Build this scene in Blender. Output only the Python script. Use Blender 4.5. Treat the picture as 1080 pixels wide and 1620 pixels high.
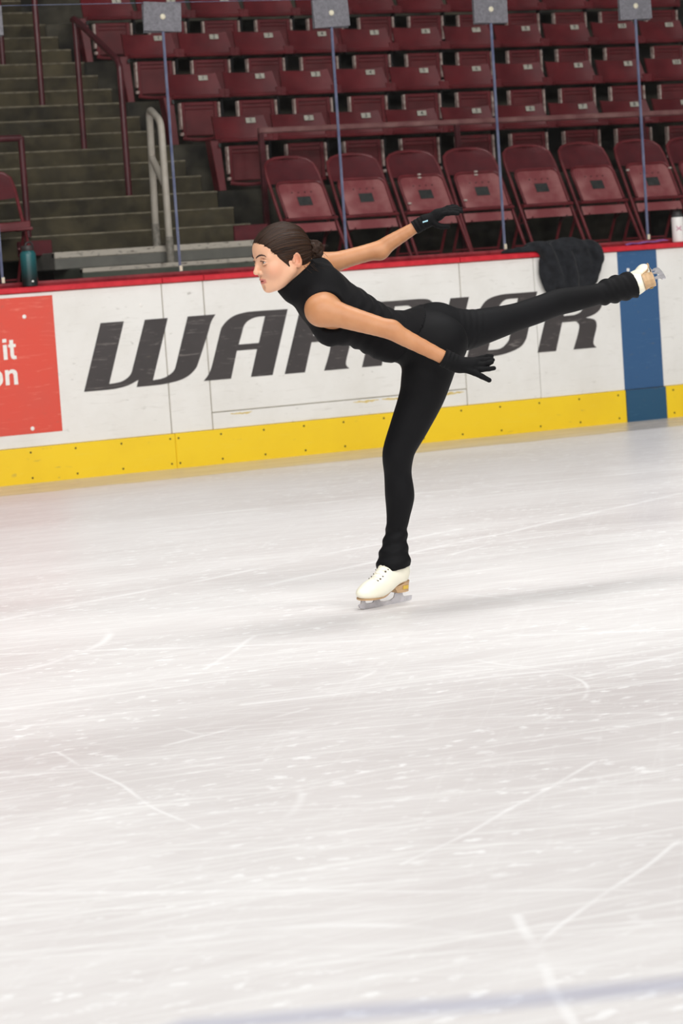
import bpy, bmesh, math, random
import numpy as np
from mathutils import Matrix, Vector

for o in list(bpy.data.objects):
    bpy.data.objects.remove(o)
scene = bpy.context.scene
col = scene.collection
R_ = math.radians

# ------------------------------------------------------------------ camera
YAW, PITCH, ROLL = R_(26.44), R_(5.238), R_(-3.886)
FPX, CAMZ, CAMD = 4331.0, 1.292, 16.64
CAM = np.array([0.0, -CAMD, CAMZ])
_F = np.array([math.sin(YAW) * math.cos(PITCH), math.cos(YAW) * math.cos(PITCH), -math.sin(PITCH)])
_R = np.array([math.cos(YAW), -math.sin(YAW), 0.0])
_U = np.cross(_R, _F)
_c, _s = math.cos(ROLL), math.sin(ROLL)
CR = _c * _R + _s * _U
CU = -_s * _R + _c * _U
cam_data = bpy.data.cameras.new('camera')
cam = bpy.data.objects.new('camera', cam_data)
col.objects.link(cam)
m = Matrix(((CR[0], CU[0], -_F[0], CAM[0]), (CR[1], CU[1], -_F[1], CAM[1]), (CR[2], CU[2], -_F[2], CAM[2]), (0, 0, 0, 1)))
cam.matrix_world = m
cam_data.sensor_fit = 'VERTICAL'
cam_data.sensor_height = 36.0
cam_data.lens = FPX / 1620.0 * 36.0
cam_data.clip_end = 300
cam_data.dof.use_dof = True
cam_data.dof.focus_distance = 10.3
cam_data.dof.aperture_fstop = 6.3
scene.camera = cam

# ------------------------------------------------------------------ world, lights, exposure
scene.view_settings.view_transform = 'Standard'
scene.view_settings.look = 'None'
scene.view_settings.gamma = 1.0
scene.view_settings.use_curve_mapping = False
scene.view_settings.exposure = -0.4
world = bpy.data.worlds.new('arena_air')
scene.world = world
world.use_nodes = True
world.node_tree.nodes['Background'].inputs[0].default_value = (1.0, 0.97, 0.94, 1)
world.node_tree.nodes['Background'].inputs[1].default_value = 0.06


def area(name, loc, target, sx, sy, power, color=(1, 0.985, 0.965), spread=180):
    l = bpy.data.lights.new(name, 'AREA')
    l.shape = 'RECTANGLE'
    l.size, l.size_y = sx, sy
    l.energy = power
    l.color = color
    l.spread = R_(spread)
    o = bpy.data.objects.new(name, l)
    col.objects.link(o)
    o.location = loc
    d = Vector(target) - Vector(loc)
    o.rotation_euler = d.to_track_quat('-Z', 'Y').to_euler()
    return o


# the rows of arena lamps hung high above the ice, the far ones reaching the boards at a low angle
for lx in (-18, -6, 6):
    area('arena_lamp', (lx, -34, 10.0), (lx * 0.4 + 5, -4, 0.5), 6, 3, 1050, spread=140)
for lx in (-8, 2, 12):
    area('arena_lamp', (lx, -17, 10.5), (lx * 0.6 + 3, -6, 0), 5, 3, 520, spread=140)
for lx in (0, 8, 16):
    area('arena_lamp', (lx, -5.5, 11.0), (lx, -6.5, 0), 5, 3, 250, spread=92)

# ------------------------------------------------------------------ materials


def nmat(name):
    mt = bpy.data.materials.new(name)
    mt.use_nodes = True
    nt = mt.node_tree
    b = nt.nodes['Principled BSDF']
    return mt, nt, b


def srgb(r, g, b):
    f = lambda c: (c / 255 / 12.92) if c / 255 <= 0.04045 else ((c / 255 + 0.055) / 1.055) ** 2.4
    return (f(r), f(g), f(b), 1)


def N(nt, kind, **kw):
    n = nt.nodes.new(kind)
    for k, v in kw.items():
        setattr(n, k, v)
    return n


def pos(nt, scale=(1, 1, 1), obj=False):
    if obj:
        g = N(nt, 'ShaderNodeTexCoord')
        out = g.outputs['Object']
    else:
        g = N(nt, 'ShaderNodeNewGeometry')
        out = g.outputs['Position']
    mp = N(nt, 'ShaderNodeMapping')
    mp.inputs['Scale'].default_value = scale
    nt.links.new(out, mp.inputs[0])
    return mp.outputs[0]


def noise(nt, vec, scale, detail=4, rough=0.55, dist=0.0):
    n = N(nt, 'ShaderNodeTexNoise')
    n.inputs['Scale'].default_value = scale
    n.inputs['Detail'].default_value = detail
    n.inputs['Roughness'].default_value = rough
    n.inputs['Distortion'].default_value = dist
    nt.links.new(vec, n.inputs['Vector'])
    return n.outputs['Fac']


def ramp(nt, fac, a, b, ca=(0, 0, 0, 1), cb=(1, 1, 1, 1)):
    r = N(nt, 'ShaderNodeValToRGB')
    r.color_ramp.elements[0].position = a
    r.color_ramp.elements[1].position = b
    r.color_ramp.elements[0].color = ca
    r.color_ramp.elements[1].color = cb
    nt.links.new(fac, r.inputs[0])
    return r.outputs[0]


def mixc(nt, fac, a, b):
    mx = N(nt, 'ShaderNodeMix', data_type='RGBA')
    for k, v in ((0, fac), (6, a), (7, b)):
        if hasattr(v, 'is_linked') or hasattr(v, 'links'):
            nt.links.new(v, mx.inputs[k])
        else:
            mx.inputs[k].default_value = v
    return mx.outputs[2]


def math_(nt, op, a, b=None, c=None, clamp=False):
    n = N(nt, 'ShaderNodeMath', operation=op)
    n.use_clamp = clamp
    for k, v in ((0, a), (1, b), (2, c)):
        if v is None:
            continue
        if isinstance(v, (int, float)):
            n.inputs[k].default_value = v
        else:
            nt.links.new(v, n.inputs[k])
    return n.outputs[0]


def bump(nt, b, height, strength=0.3, dist=0.01):
    n = N(nt, 'ShaderNodeBump')
    n.inputs['Strength'].default_value = strength
    n.inputs['Distance'].default_value = dist
    nt.links.new(height, n.inputs['Height'])
    nt.links.new(n.outputs[0], b.inputs['Normal'])


def plain(name, c1, c2, scale=8, rough=0.5, metal=0.0, lo=0.35, hi=0.7, bmp=0.0, bscale=60, stretch=(1, 1, 1), obj=False, spec=0.5):
    mt, nt, b = nmat(name)
    p = pos(nt, stretch, obj)
    nt.links.new(ramp(nt, noise(nt, p, scale), lo, hi, c1, c2), b.inputs['Base Color'])
    b.inputs['Roughness'].default_value = rough
    b.inputs['Metallic'].default_value = metal
    b.inputs['Specular IOR Level'].default_value = spec
    if bmp:
        bump(nt, b, noise(nt, p, bscale, 3), bmp, 0.004)
    return mt


MT = {}
MT['maroon'] = plain('maroon_plastic', srgb(104, 36, 42), srgb(128, 46, 52), 5, 0.42, bmp=0.1)
MT['maroon_pan'] = plain('maroon_pan_plastic', srgb(98, 38, 42), srgb(122, 50, 54), 6, 0.5, bmp=0.1)
MT['maroon_metal'] = plain('maroon_painted_steel', srgb(112, 40, 46), srgb(138, 56, 62), 9, 0.35, bmp=0.05)
MT['maroon_dark'] = plain('maroon_cloth_panel', srgb(92, 28, 36), srgb(108, 34, 42), 12, 0.7)
MT['maroon_rail'] = plain('maroon_rail_paint', srgb(84, 36, 42), srgb(104, 46, 52), 9, 0.35)
MT['seat_face'] = plain('worn_seat_paint', srgb(154, 78, 82), srgb(204, 142, 140), 4, 0.35, lo=0.42, hi=0.75, obj=True)
MT['worn_edge'] = plain('worn_pale_edge', srgb(150, 110, 104), srgb(226, 206, 196), 30, 0.5, lo=0.3, hi=0.6)
MT['rail_pink'] = plain('faded_rail_paint', srgb(134, 84, 84), srgb(166, 122, 118), 9, 0.4)
MT['gap_shade'] = plain('gap_shade_black', srgb(26, 24, 26), srgb(34, 30, 32), 5, 0.8)  # shade between neighbouring seats put into the colour of their shared standards
MT['tag'] = plain('pale_tag_plastic', srgb(190, 186, 172), srgb(222, 218, 205), 30, 0.35)
MT['ink'] = plain('black_print', srgb(38, 34, 34), srgb(56, 50, 50), 30, 0.5)
MT['label_grey'] = plain('dark_label', srgb(52, 54, 54), srgb(70, 72, 70), 30, 0.5)
MT['beige_paint'] = plain('cream_rail_paint', srgb(196, 186, 172), srgb(214, 205, 192), 14, 0.4)
MT['bare_steel'] = plain('scuffed_base_steel', srgb(128, 122, 112), srgb(176, 168, 156), 40, 0.5)
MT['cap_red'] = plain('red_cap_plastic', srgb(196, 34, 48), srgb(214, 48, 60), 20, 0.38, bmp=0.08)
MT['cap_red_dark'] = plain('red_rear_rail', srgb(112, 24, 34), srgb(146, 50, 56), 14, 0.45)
MT['seam'] = plain('dark_joint', srgb(150, 142, 128), srgb(176, 168, 154), 20, 0.8)
MT['screw'] = plain('dark_screw', srgb(60, 48, 24), srgb(82, 66, 32), 50, 0.6)
MT['plug'] = plain('white_plug', srgb(236, 234, 228), srgb(246, 244, 240), 30, 0.4)
MT['steel'] = plain('polished_blade_steel', srgb(186, 184, 188), srgb(212, 210, 214), 30, 0.3, metal=0.35)
MT['bolt'] = plain('pale_bolt', srgb(214, 208, 184), srgb(232, 226, 204), 50, 0.35)


def mat_board(name, base, dirt, scratch, sk=0.3):
    mt, nt, b = nmat(name)
    p = pos(nt, (1, 1, 1))
    big = ramp(nt, noise(nt, p, 2.2, 6, 0.65), 0.42, 0.75)
    c = mixc(nt, math_(nt, 'MULTIPLY', big, 0.45), base, dirt)
    fl = ramp(nt, noise(nt, pos(nt, (13, 13, 30)), 1.0, 3, 0.5, 0.4), 0.66, 0.74)
    fl2 = ramp(nt, noise(nt, pos(nt, (1, 1, 1)), 3.0, 2), 0.42, 0.6)
    c = mixc(nt, math_(nt, 'MULTIPLY', math_(nt, 'MULTIPLY', fl, fl2), 0.45), c, srgb(120, 114, 100))
    sc = ramp(nt, noise(nt, pos(nt, (4, 4, 46)), 1.0, 5, 0.6, 1.6), 0.60, 0.68)
    c = mixc(nt, math_(nt, 'MULTIPLY', sc, sk), c, scratch)
    nt.links.new(c, b.inputs['Base Color'])
    b.inputs['Roughness'].default_value = 0.45
    bump(nt, b, noise(nt, p, 30, 3), 0.05, 0.004)
    return mt


MT['board_white'] = mat_board('white_board_plastic', srgb(238, 237, 233), srgb(214, 211, 203), srgb(196, 192, 184))
MT['board_orange'] = mat_board('orange_red_advert_print', srgb(224, 82, 66), srgb(206, 92, 80), srgb(240, 138, 120), 0.5)
MT['board_blue'] = mat_board('blue_line_print', srgb(52, 92, 136), srgb(60, 98, 140), srgb(110, 140, 172))
MT['kick_blue'] = mat_board('blue_kick_plastic', srgb(40, 84, 116), srgb(46, 88, 118), srgb(76, 116, 140))
MT['kick_yellow'] = mat_board('yellow_kick_plastic', srgb(250, 212, 36), srgb(238, 196, 36), srgb(252, 222, 84))
MT['letter'] = mat_board('charcoal_vinyl', srgb(64, 60, 60), srgb(84, 78, 78), srgb(140, 134, 130), 0.55)
MT['tide_stain'] = plain('yellow_stain', srgb(206, 178, 92), srgb(226, 208, 150), 30, 0.5)

# concrete
mt, nt, b = nmat('stair_concrete')
p = pos(nt)
c = ramp(nt, noise(nt, p, 2.6, 6, 0.65), 0.32, 0.72, srgb(42, 38, 29), srgb(104, 94, 70))
st = ramp(nt, noise(nt, pos(nt, (6, 6, 1.2)), 1.2, 4), 0.5, 0.72)
c = mixc(nt, math_(nt, 'MULTIPLY', st, 0.6), c, srgb(60, 56, 46))
nt.links.new(c, b.inputs['Base Color'])
b.inputs['Roughness'].default_value = 0.85
bump(nt, b, noise(nt, p, 40, 4), 0.3, 0.004)
MT['concrete'] = mt
MT['nosing'] = plain('worn_nosing', srgb(108, 100, 84), srgb(156, 146, 124), 18, 0.8, lo=0.3, hi=0.65)
MT['pale_nosing'] = plain('worn_pale_nosing', srgb(104, 92, 84), srgb(214, 204, 190), 16, 0.7, lo=0.3, hi=0.45, stretch=(1, 1, 3))
MT['slab'] = plain('grey_slab_paint', srgb(112, 110, 104), srgb(132, 130, 122), 7, 0.7, bmp=0.15)
MT['slab_green'] = plain('green_grey_slab', srgb(82, 88, 78), srgb(100, 104, 92), 7, 0.7)
MT['dark_floor'] = plain('dark_walkway_floor', srgb(52, 52, 48), srgb(70, 68, 62), 4, 0.85)
MT['terrace'] = plain('terrace_concrete', srgb(40, 38, 33), srgb(104, 98, 84), 2.4, 0.85, lo=0.4, hi=0.75)

# rink glass: clear sheet with a faint dusty film
mt, nt, b = nmat('rink_glass_sheet')
nt.nodes.remove(b)
tr = N(nt, 'ShaderNodeBsdfTransparent')
tr.inputs[0].default_value = (0.93, 0.935, 0.935, 1)
gl = N(nt, 'ShaderNodeBsdfGlossy')
gl.inputs['Roughness'].default_value = 0.05
fr = N(nt, 'ShaderNodeFresnel')
fr.inputs['IOR'].default_value = 1.18
df = N(nt, 'ShaderNodeBsdfDiffuse')
df.inputs[0].default_value = (0.8, 0.8, 0.8, 1)
smear = ramp(nt, noise(nt, pos(nt, (3, 3, 9)), 2.0, 6, 0.7, 1.0), 0.45, 0.85)
m1 = N(nt, 'ShaderNodeMixShader')
nt.links.new(math_(nt, 'MULTIPLY_ADD', smear, 0.008, 0.002), m1.inputs[0])
nt.links.new(tr.outputs[0], m1.inputs[1])
nt.links.new(df.outputs[0], m1.inputs[2])
m2 = N(nt, 'ShaderNodeMixShader')
nt.links.new(fr.outputs[0], m2.inputs[0])
nt.links.new(m1.outputs[0], m2.inputs[1])
nt.links.new(gl.outputs[0], m2.inputs[2])
nt.links.new(m2.outputs[0], nt.nodes['Material Output'].inputs[0])
MT['glass'] = mt
MT['glass_edge'] = plain('blue_glass_edge', srgb(104, 112, 144), srgb(140, 146, 170), 8, 0.25, spec=0.6)
# translucent clip plate
mt, nt, b = nmat('scratched_clear_plate')
nt.links.new(ramp(nt, noise(nt, pos(nt, (60, 60, 60)), 1.0, 5, 0.7), 0.3, 0.7, srgb(112, 111, 118), srgb(150, 149, 156)), b.inputs['Base Color'])
b.inputs['Roughness'].default_value = 0.4
nt.links.new(math_(nt, 'MULTIPLY_ADD', noise(nt, pos(nt, (9, 9, 9)), 1.0, 3), 0.25, 0.62), b.inputs['Alpha'])
MT['plate'] = mt

# ice
mt, nt, b = nmat('skated_ice')
P0 = pos(nt)


def seg_mask(A, B, w, soft):
    """white mask along the straight mark from A to B on the ice"""
    A = np.array(A); B = np.array(B); L = np.linalg.norm(B - A); t = (B - A) / L
    sx = N(nt, 'ShaderNodeSeparateXYZ')
    nt.links.new(wobble, sx.inputs[0])
    dx = math_(nt, 'SUBTRACT', sx.outputs[0], float(A[0]))
    dy = math_(nt, 'SUBTRACT', sx.outputs[1], float(A[1]))
    al = math_(nt, 'ADD', math_(nt, 'MULTIPLY', dx, float(t[0])), math_(nt, 'MULTIPLY', dy, float(t[1])))
    ac = math_(nt, 'SUBTRACT', math_(nt, 'MULTIPLY', dx, float(t[1])), math_(nt, 'MULTIPLY', dy, float(t[0])))
    over = math_(nt, 'ABSOLUTE', math_(nt, 'SUBTRACT', al, float(L / 2)))
    over = math_(nt, 'MAXIMUM', math_(nt, 'SUBTRACT', over, float(L / 2)), 0.0)
    d = math_(nt, 'ADD', math_(nt, 'ABSOLUTE', ac), over)
    return math_(nt, 'SUBTRACT', 1.0, math_(nt, 'DIVIDE', math_(nt, 'SUBTRACT', d, w), soft), clamp=True)


def arc_mask(c, r, w, soft):
    v = N(nt, 'ShaderNodeVectorMath', operation='DISTANCE')
    nt.links.new(wobble, v.inputs[0])
    v.inputs[1].default_value = (c[0], c[1], 0)
    d = math_(nt, 'ABSOLUTE', math_(nt, 'SUBTRACT', v.outputs['Value'], r))
    return math_(nt, 'SUBTRACT', 1.0, math_(nt, 'DIVIDE', math_(nt, 'SUBTRACT', d, w), soft), clamp=True)


wn = N(nt, 'ShaderNodeTexNoise'); wn.inputs['Scale'].default_value = 1.4; wn.inputs['Detail'].default_value = 1
nt.links.new(P0, wn.inputs['Vector'])
ws = N(nt, 'ShaderNodeVectorMath', operation='SCALE'); nt.links.new(wn.outputs['Color'], ws.inputs[0]); ws.inputs['Scale'].default_value = 0.10
wa = N(nt, 'ShaderNodeVectorMath', operation='ADD'); nt.links.new(P0, wa.inputs[0]); nt.links.new(ws.outputs[0], wa.inputs[1])
wb = N(nt, 'ShaderNodeVectorMath', operation='SUBTRACT'); nt.links.new(wa.outputs[0], wb.inputs[0]); wb.inputs[1].default_value = (0.05, 0.05, 0.05)
wobble = wb.outputs[0]

clear = ramp(nt, noise(nt, pos(nt, (0.20, 0.42, 1)), 1.0, 5, 0.6, 0.6), 0.40, 0.66)
c = mixc(nt, math_(nt, 'MULTIPLY', clear, 0.8), srgb(237, 235, 234), srgb(206, 200, 199))
streak = ramp(nt, noise(nt, pos(nt, (0.9, 5.5, 1)), 1.6, 6, 0.7, 0.5), 0.36, 0.66)
c = mixc(nt, math_(nt, 'MULTIPLY', streak, 0.42), c, srgb(212, 206, 205))
# fine criss-cross blade marks
for ang, sx_, sy_, k in ((22, 0.9, 42, 0.55), (4, 0.8, 38, 0.5), (40, 1.0, 44, 0.35), (-10, 1.0, 44, 0.3), (75, 0.8, 40, 0.10), (-55, 0.8, 40, 0.10)):
    mp = N(nt, 'ShaderNodeMapping'); mp.inputs['Rotation'].default_value = (0, 0, R_(ang)); nt.links.new(P0, mp.inputs[0])
    m2_ = N(nt, 'ShaderNodeMapping'); m2_.inputs['Scale'].default_value = (sx_, sy_, 1); nt.links.new(mp.outputs[0], m2_.inputs[0])
    f = ramp(nt, noise(nt, m2_.outputs[0], 1.0, 3, 0.5, 0.8), 0.585, 0.67)
    c = mixc(nt, math_(nt, 'MULTIPLY', f, k), c, srgb(250, 250, 249))
# crumbs of snow
crumb = ramp(nt, noise(nt, pos(nt, (1, 1.6, 1)), 13.0, 3, 0.6), 0.585, 0.65)
cm2 = ramp(nt, noise(nt, pos(nt, (1, 1, 1)), 1.3, 3), 0.36, 0.58)
c = mixc(nt, math_(nt, 'MULTIPLY', math_(nt, 'MULTIPLY', crumb, cm2), 0.9), c, srgb(252, 252, 252))
# single long skate tracks
brk = ramp(nt, noise(nt, pos(nt, (1, 1, 1)), 3.5, 3), 0.34, 0.55)
abrk = ramp(nt, noise(nt, pos(nt, (1, 1, 1)), 1.1, 2), 0.48, 0.62)
acc = None
for A, B, w, s_ in (((2.63, -11.53), (3.54, -10.82), 0.002, 0.008), ((2.5, -12.3), (3.22, -11.72), 0.002, 0.008),
                    ((1.86, -11.14), (2.94, -12.14), 0.002, 0.012), ((2.58, -9.6), (2.45, -10.85), 0.001, 0.008),
                    ((2.59, -12.08), (2.29, -12.79), 0.004, 0.012), ((3.14, -7.56), (5.0, -9.07), 0.004, 0.022),
                    ((3.28, -9.28), (4.9, -9.62), 0.004, 0.02), ((3.97, -7.92), (3.5, -8.5), 0.002, 0.014),
                    ((2.84, -9.75), (3.4, -9.5), 0.002, 0.012), ((4.25, -9.65), (4.8, -9.45), 0.003, 0.016),
                    ((6.2, -5.4), (2.2, -7.2), 0.004, 0.03), ((8.5, -4.6), (4.6, -6.6), 0.004, 0.03), ((5.2, -3.2), (9.4, -3.9), 0.005, 0.04)):
    k = seg_mask(A, B, w, s_)
    acc = k if acc is None else math_(nt, 'MAXIMUM', acc, k)
for c0, r, w, s_ in (((3.62, -8.86), 0.30, 0.002, 0.012), ((4.75, -9.2), 0.55, 0.002, 0.01), ((3.6, -9.55), 0.62, 0.001, 0.009),
                     ((2.25, -10.45), 0.60, 0.003, 0.012), ((2.0, -12.25), 0.46, 0.006, 0.016), ((6.4, -7.5), 1.4, 0.003, 0.022), ((2.6, -7.0), 1.1, 0.003, 0.02)):
    acc = math_(nt, 'MAXIMUM', acc, math_(nt, 'MULTIPLY', arc_mask(c0, r, w, s_), abrk))
c = mixc(nt, math_(nt, 'MULTIPLY', math_(nt, 'MULTIPLY', acc, brk), 0.65), c, srgb(253, 253, 253))
# painted line frozen under the surface
bl = seg_mask((1.75, -12.37), (4.6, -13.56), 0.012, 0.07)
c = mixc(nt, math_(nt, 'MULTIPLY', bl, 0.42), c, srgb(140, 148, 184))
# bare strip along the boards, left by the resurfacer
sy = N(nt, 'ShaderNodeSeparateXYZ'); nt.links.new(P0, sy.inputs[0])
edge = math_(nt, 'MULTIPLY_ADD', noise(nt, pos(nt, (1.2, 0.2, 1)), 1.5, 4), 0.22, -0.95)
strip = math_(nt, 'MULTIPLY', math_(nt, 'SUBTRACT', sy.outputs[1], edge), 14.0, clamp=True)
sn = ramp(nt, noise(nt, pos(nt, (1.0, 6, 1)), 2.0, 5), 0.3, 0.7, srgb(186, 178, 170), srgb(214, 206, 198))
c = mixc(nt, strip, c, sn)
nt.links.new(c, b.inputs['Base Color'])
b.inputs['IOR'].default_value = 1.31
rg = math_(nt, 'MULTIPLY_ADD', clear, -0.10, 0.42)
rg = math_(nt, 'MULTIPLY_ADD', strip, -0.12, rg)
nt.links.new(rg, b.inputs['Roughness'])
b.inputs['Specular IOR Level'].default_value = 0.32
bump(nt, b, noise(nt, pos(nt, (2, 24, 1)), 3.0, 4), 0.10, 0.004)
MT['ice'] = mt

# ------------------------------------------------------------------ mesh helpers


def tag(o, label=None, cat=None, group=None, kind=None):
    if label: o['label'] = label
    if cat: o['category'] = cat
    if group: o['group'] = group
    if kind: o['kind'] = kind
    return o


def empty(name, loc=(0, 0, 0), rz=0.0, parent=None):
    o = bpy.data.objects.new(name, None)
    o.empty_display_size = 0.1
    col.objects.link(o)
    o.location = loc
    o.rotation_euler = (0, 0, rz)
    if parent: o.parent = parent
    return o


def link(name, me, mat=None, parent=None, loc=None):
    if mat is not None and not me.materials:
        me.materials.append(MT[mat] if isinstance(mat, str) else mat)
    o = bpy.data.objects.new(name, me)
    col.objects.link(o)
    if parent: o.parent = parent
    if loc is not None: o.location = loc
    return o


class MB:
    def __init__(s):
        s.v = []; s.f = []

    def add(s, vs, fs):
        n = len(s.v)
        s.v += [tuple(map(float, v)) for v in vs]
        s.f += [tuple(n + i for i in f) for f in fs]
        return s

    def box(s, x0, x1, y0, y1, z0, z1):
        vs = [(x, y, z) for x in (x0, x1) for y in (y0, y1) for z in (z0, z1)]
        return s.add(vs, [(0, 1, 3, 2), (4, 6, 7, 5), (0, 4, 5, 1), (2, 3, 7, 6), (0, 2, 6, 4), (1, 5, 7, 3)])

    def tube(s, pts, r, n=10, closed=False, caps=True):
        pts = [Vector(p) for p in pts]
        rs = r if isinstance(r, (list, tuple)) else [r] * len(pts)
        m = len(pts); rings = []
        prev = None
        for i, p in enumerate(pts):
            if closed: t = (pts[(i + 1) % m] - pts[i - 1])
            else: t = pts[min(i + 1, m - 1)] - pts[max(i - 1, 0)]
            t.normalize()
            if prev is None:
                a = Vector((0, 0, 1)) if abs(t.z) < 0.9 else Vector((1, 0, 0))
                u = t.cross(a).normalized()
            else:
                u = (prev - t * prev.dot(t)).normalized()
            prev = u
            w = t.cross(u)
            rings.append([p + (u * math.cos(2 * math.pi * k / n) + w * math.sin(2 * math.pi * k / n)) * rs[i] for k in range(n)])
        vs = [v for q in rings for v in q]
        fs = []
        for i in range(m if closed else m - 1):
            j = (i + 1) % m
            for k in range(n):
                fs.append((i * n + k, i * n + (k + 1) % n, j * n + (k + 1) % n, j * n + k))
        if caps and not closed:
            fs.append(tuple(range(n))[::-1]); fs.append(tuple((m - 1) * n + k for k in range(n)))
        return s.add(vs, fs)

    def lathe(s, prof, n=24, c=(0, 0, 0)):
        vs = []; fs = []
        for r, z in prof:
            for k in range(n):
                a = 2 * math.pi * k / n
                vs.append((c[0] + r * math.cos(a), c[1] + r * math.sin(a), c[2] + z))
        for i in range(len(prof) - 1):
            for k in range(n):
                fs.append((i * n + k, i * n + (k + 1) % n, (i + 1) * n + (k + 1) % n, (i + 1) * n + k))
        fs.append(tuple(range(n))[::-1]); fs.append(tuple((len(prof) - 1) * n + k for k in range(n)))
        return s.add(vs, fs)

    def sweep(s, prof, x0, x1):
        """profile in (y,z) extruded along X"""
        n = len(prof)
        vs = [(x0, y, z) for y, z in prof] + [(x1, y, z) for y, z in prof]
        fs = [(i, (i + 1) % n, n + (i + 1) % n, n + i) for i in range(n)]
        fs += [tuple(range(n))[::-1], tuple(range(n, 2 * n))]
        return s.add(vs, fs)

    def slab(s, grid_front, thick_vec):
        """grid of points (rows x cols) given thickness along thick_vec"""
        h = len(grid_front); w = len(grid_front[0])
        T = Vector(thick_vec)
        vs = [Vector(p) for r in grid_front for p in r]
        vs2 = [p + T for p in vs]
        fs = []
        o = h * w
        for i in range(h - 1):
            for j in range(w - 1):
                a, b_, c_, d = i * w + j, i * w + j + 1, (i + 1) * w + j + 1, (i + 1) * w + j
                fs.append((a, b_, c_, d)); fs.append((o + d, o + c_, o + b_, o + a))
        rim = [j for j in range(w)] + [i * w + w - 1 for i in range(1, h)] + [(h - 1) * w + j for j in range(w - 2, -1, -1)] + [i * w for i in range(h - 2, 0, -1)]
        for k in range(len(rim)):
            a, b_ = rim[k], rim[(k + 1) % len(rim)]
            fs.append((b_, a, o + a, o + b_))
        return s.add(vs + vs2, fs)

    def mesh(s, name, bevel=0.0, smooth=False, segs=1):
        me = bpy.data.meshes.new(name)
        me.from_pydata(s.v, [], s.f)
        bm = bmesh.new(); bm.from_mesh(me)
        if bevel > 0:
            bmesh.ops.bevel(bm, geom=bm.edges[:], offset=bevel, segments=segs, affect='EDGES', clamp_overlap=True)
        bmesh.ops.recalc_face_normals(bm, faces=bm.faces)
        bm.to_mesh(me); bm.free()
        if smooth:
            me.shade_smooth()
            try: me.set_sharp_from_angle(angle=R_(38))
            except Exception: pass
        return me

    def build(s, name, mat, parent=None, bevel=0.0, smooth=False, loc=None):
        return link(name, s.mesh(name, bevel, smooth), mat, parent, loc)


def flat_mesh(name, outers, extrude=0.001):
    """filled outline(s) in XZ with holes, standing upright and facing -Y"""
    cu = bpy.data.curves.new(name, 'CURVE'); cu.dimensions = '2D'; cu.fill_mode = 'BOTH'; cu.extrude = extrude
    for poly in outers:
        sp = cu.splines.new('POLY'); sp.points.add(len(poly) - 1)
        for q, (x, z) in zip(sp.points, poly): q.co = (x, z, 0, 1)
        sp.use_cyclic_u = True
    ob = bpy.data.objects.new(name, cu); col.objects.link(ob)
    bpy.context.view_layer.update()
    me = bpy.data.meshes.new_from_object(ob.evaluated_get(bpy.context.evaluated_depsgraph_get()))
    bpy.data.objects.remove(ob)
    me.transform(Matrix.Rotation(math.pi / 2, 4, 'X'))
    me.materials.clear(); me.name = name
    return me


def text_mesh(txt, size):
    cu = bpy.data.curves.new('digit', 'FONT'); cu.body = txt; cu.size = size; cu.extrude = 0.0006; cu.offset = size * 0.012
    cu.align_x = 'CENTER'; cu.align_y = 'CENTER'; cu.resolution_u = 3
    ob = bpy.data.objects.new('digit', cu); col.objects.link(ob)
    bpy.context.view_layer.update()
    me = bpy.data.meshes.new_from_object(ob.evaluated_get(bpy.context.evaluated_depsgraph_get()))
    bpy.data.objects.remove(ob)
    me.transform(Matrix.Rotation(math.pi / 2, 4, 'X'))
    me.materials.clear()
    return me


def copy_tree(o, parent=None):
    c = o.copy(); col.objects.link(c)
    if parent is not None:
        c.parent = parent
    for ch in list(o.children):
        copy_tree(ch, c)
    return c


def smooth_poly(pts, k=3):
    """Catmull-Rom through open list"""
    out = []
    n = len(pts)
    for i in range(n - 1):
        p0, p1, p2, p3 = (np.array(pts[max(i - 1, 0)]), np.array(pts[i]), np.array(pts[i + 1]), np.array(pts[min(i + 2, n - 1)]))
        for j in range(k):
            t = j / k
            out.append(tuple(0.5 * ((2 * p1) + (-p0 + p2) * t + (2 * p0 - 5 * p1 + 4 * p2 - p3) * t * t + (-p0 + 3 * p1 - 3 * p2 + p3) * t ** 3)))
    out.append(tuple(pts[-1]))
    return out


# ------------------------------------------------------------------ the ice
ice = MB().add([(-26, -44, 0), (44, -44, 0), (44, 0.3, 0), (-26, 0.3, 0)], [(0, 1, 2, 3)]).build('floor', 'ice')
tag(ice, 'white skated ice sheet scratched by blades', kind='structure')

# ------------------------------------------------------------------ dasher boards
boards = empty('dasher_boards', (8.5, 0.0, 0))
tag(boards, 'white rink boards with yellow kick plate, red cap and large dark lettering', 'rink boards')
BX = -8.5


def bbox(name, mat, x0, x1, y0, y1, z0, z1, bevel=0.004):
    return MB().box(x0 + BX, x1 + BX, y0, y1, z0, z1).build(name, mat, boards, bevel)


bbox('backing', 'seam', 1.0, 18.0, 0.012, 0.11, 0.0, 1.222, 0)
g = 0.0035
KT = 0.232
xs = [1.0, 3.3, 4.9]
for a, b_ in ((1.0, 3.3), (3.3, 4.9)): bbox('panel', 'board_white', a + g, b_ - g, 0, 0.02, KT, 1.22)
bbox('panel', 'board_white', 4.9 + g, 7.07 - g, 0, 0.02, KT, 1.22)
bbox('panel', 'board_white', 7.07 + g, 7.368 - g, 0, 0.02, KT, 1.22)
bbox('panel', 'board_white', 7.368 + g, 9.312 - g, 0, 0.02, 0.347, 1.22)
bbox('panel', 'board_white', 7.368 + g, 9.312 - g, 0.001, 0.02, KT, 0.341)
bbox('panel', 'board_white', 9.312 + g, 9.909 - g / 2, 0, 0.02, KT, 1.22)
bbox('panel', 'board_white', 9.909 + g / 2, 10.605, 0, 0.02, KT, 1.22, 0.002)
tag(bbox('panel', 'board_blue', 10.605, 10.938, 0, 0.02, KT, 1.22, 0.002), 'blue line stripe panel')
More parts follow.
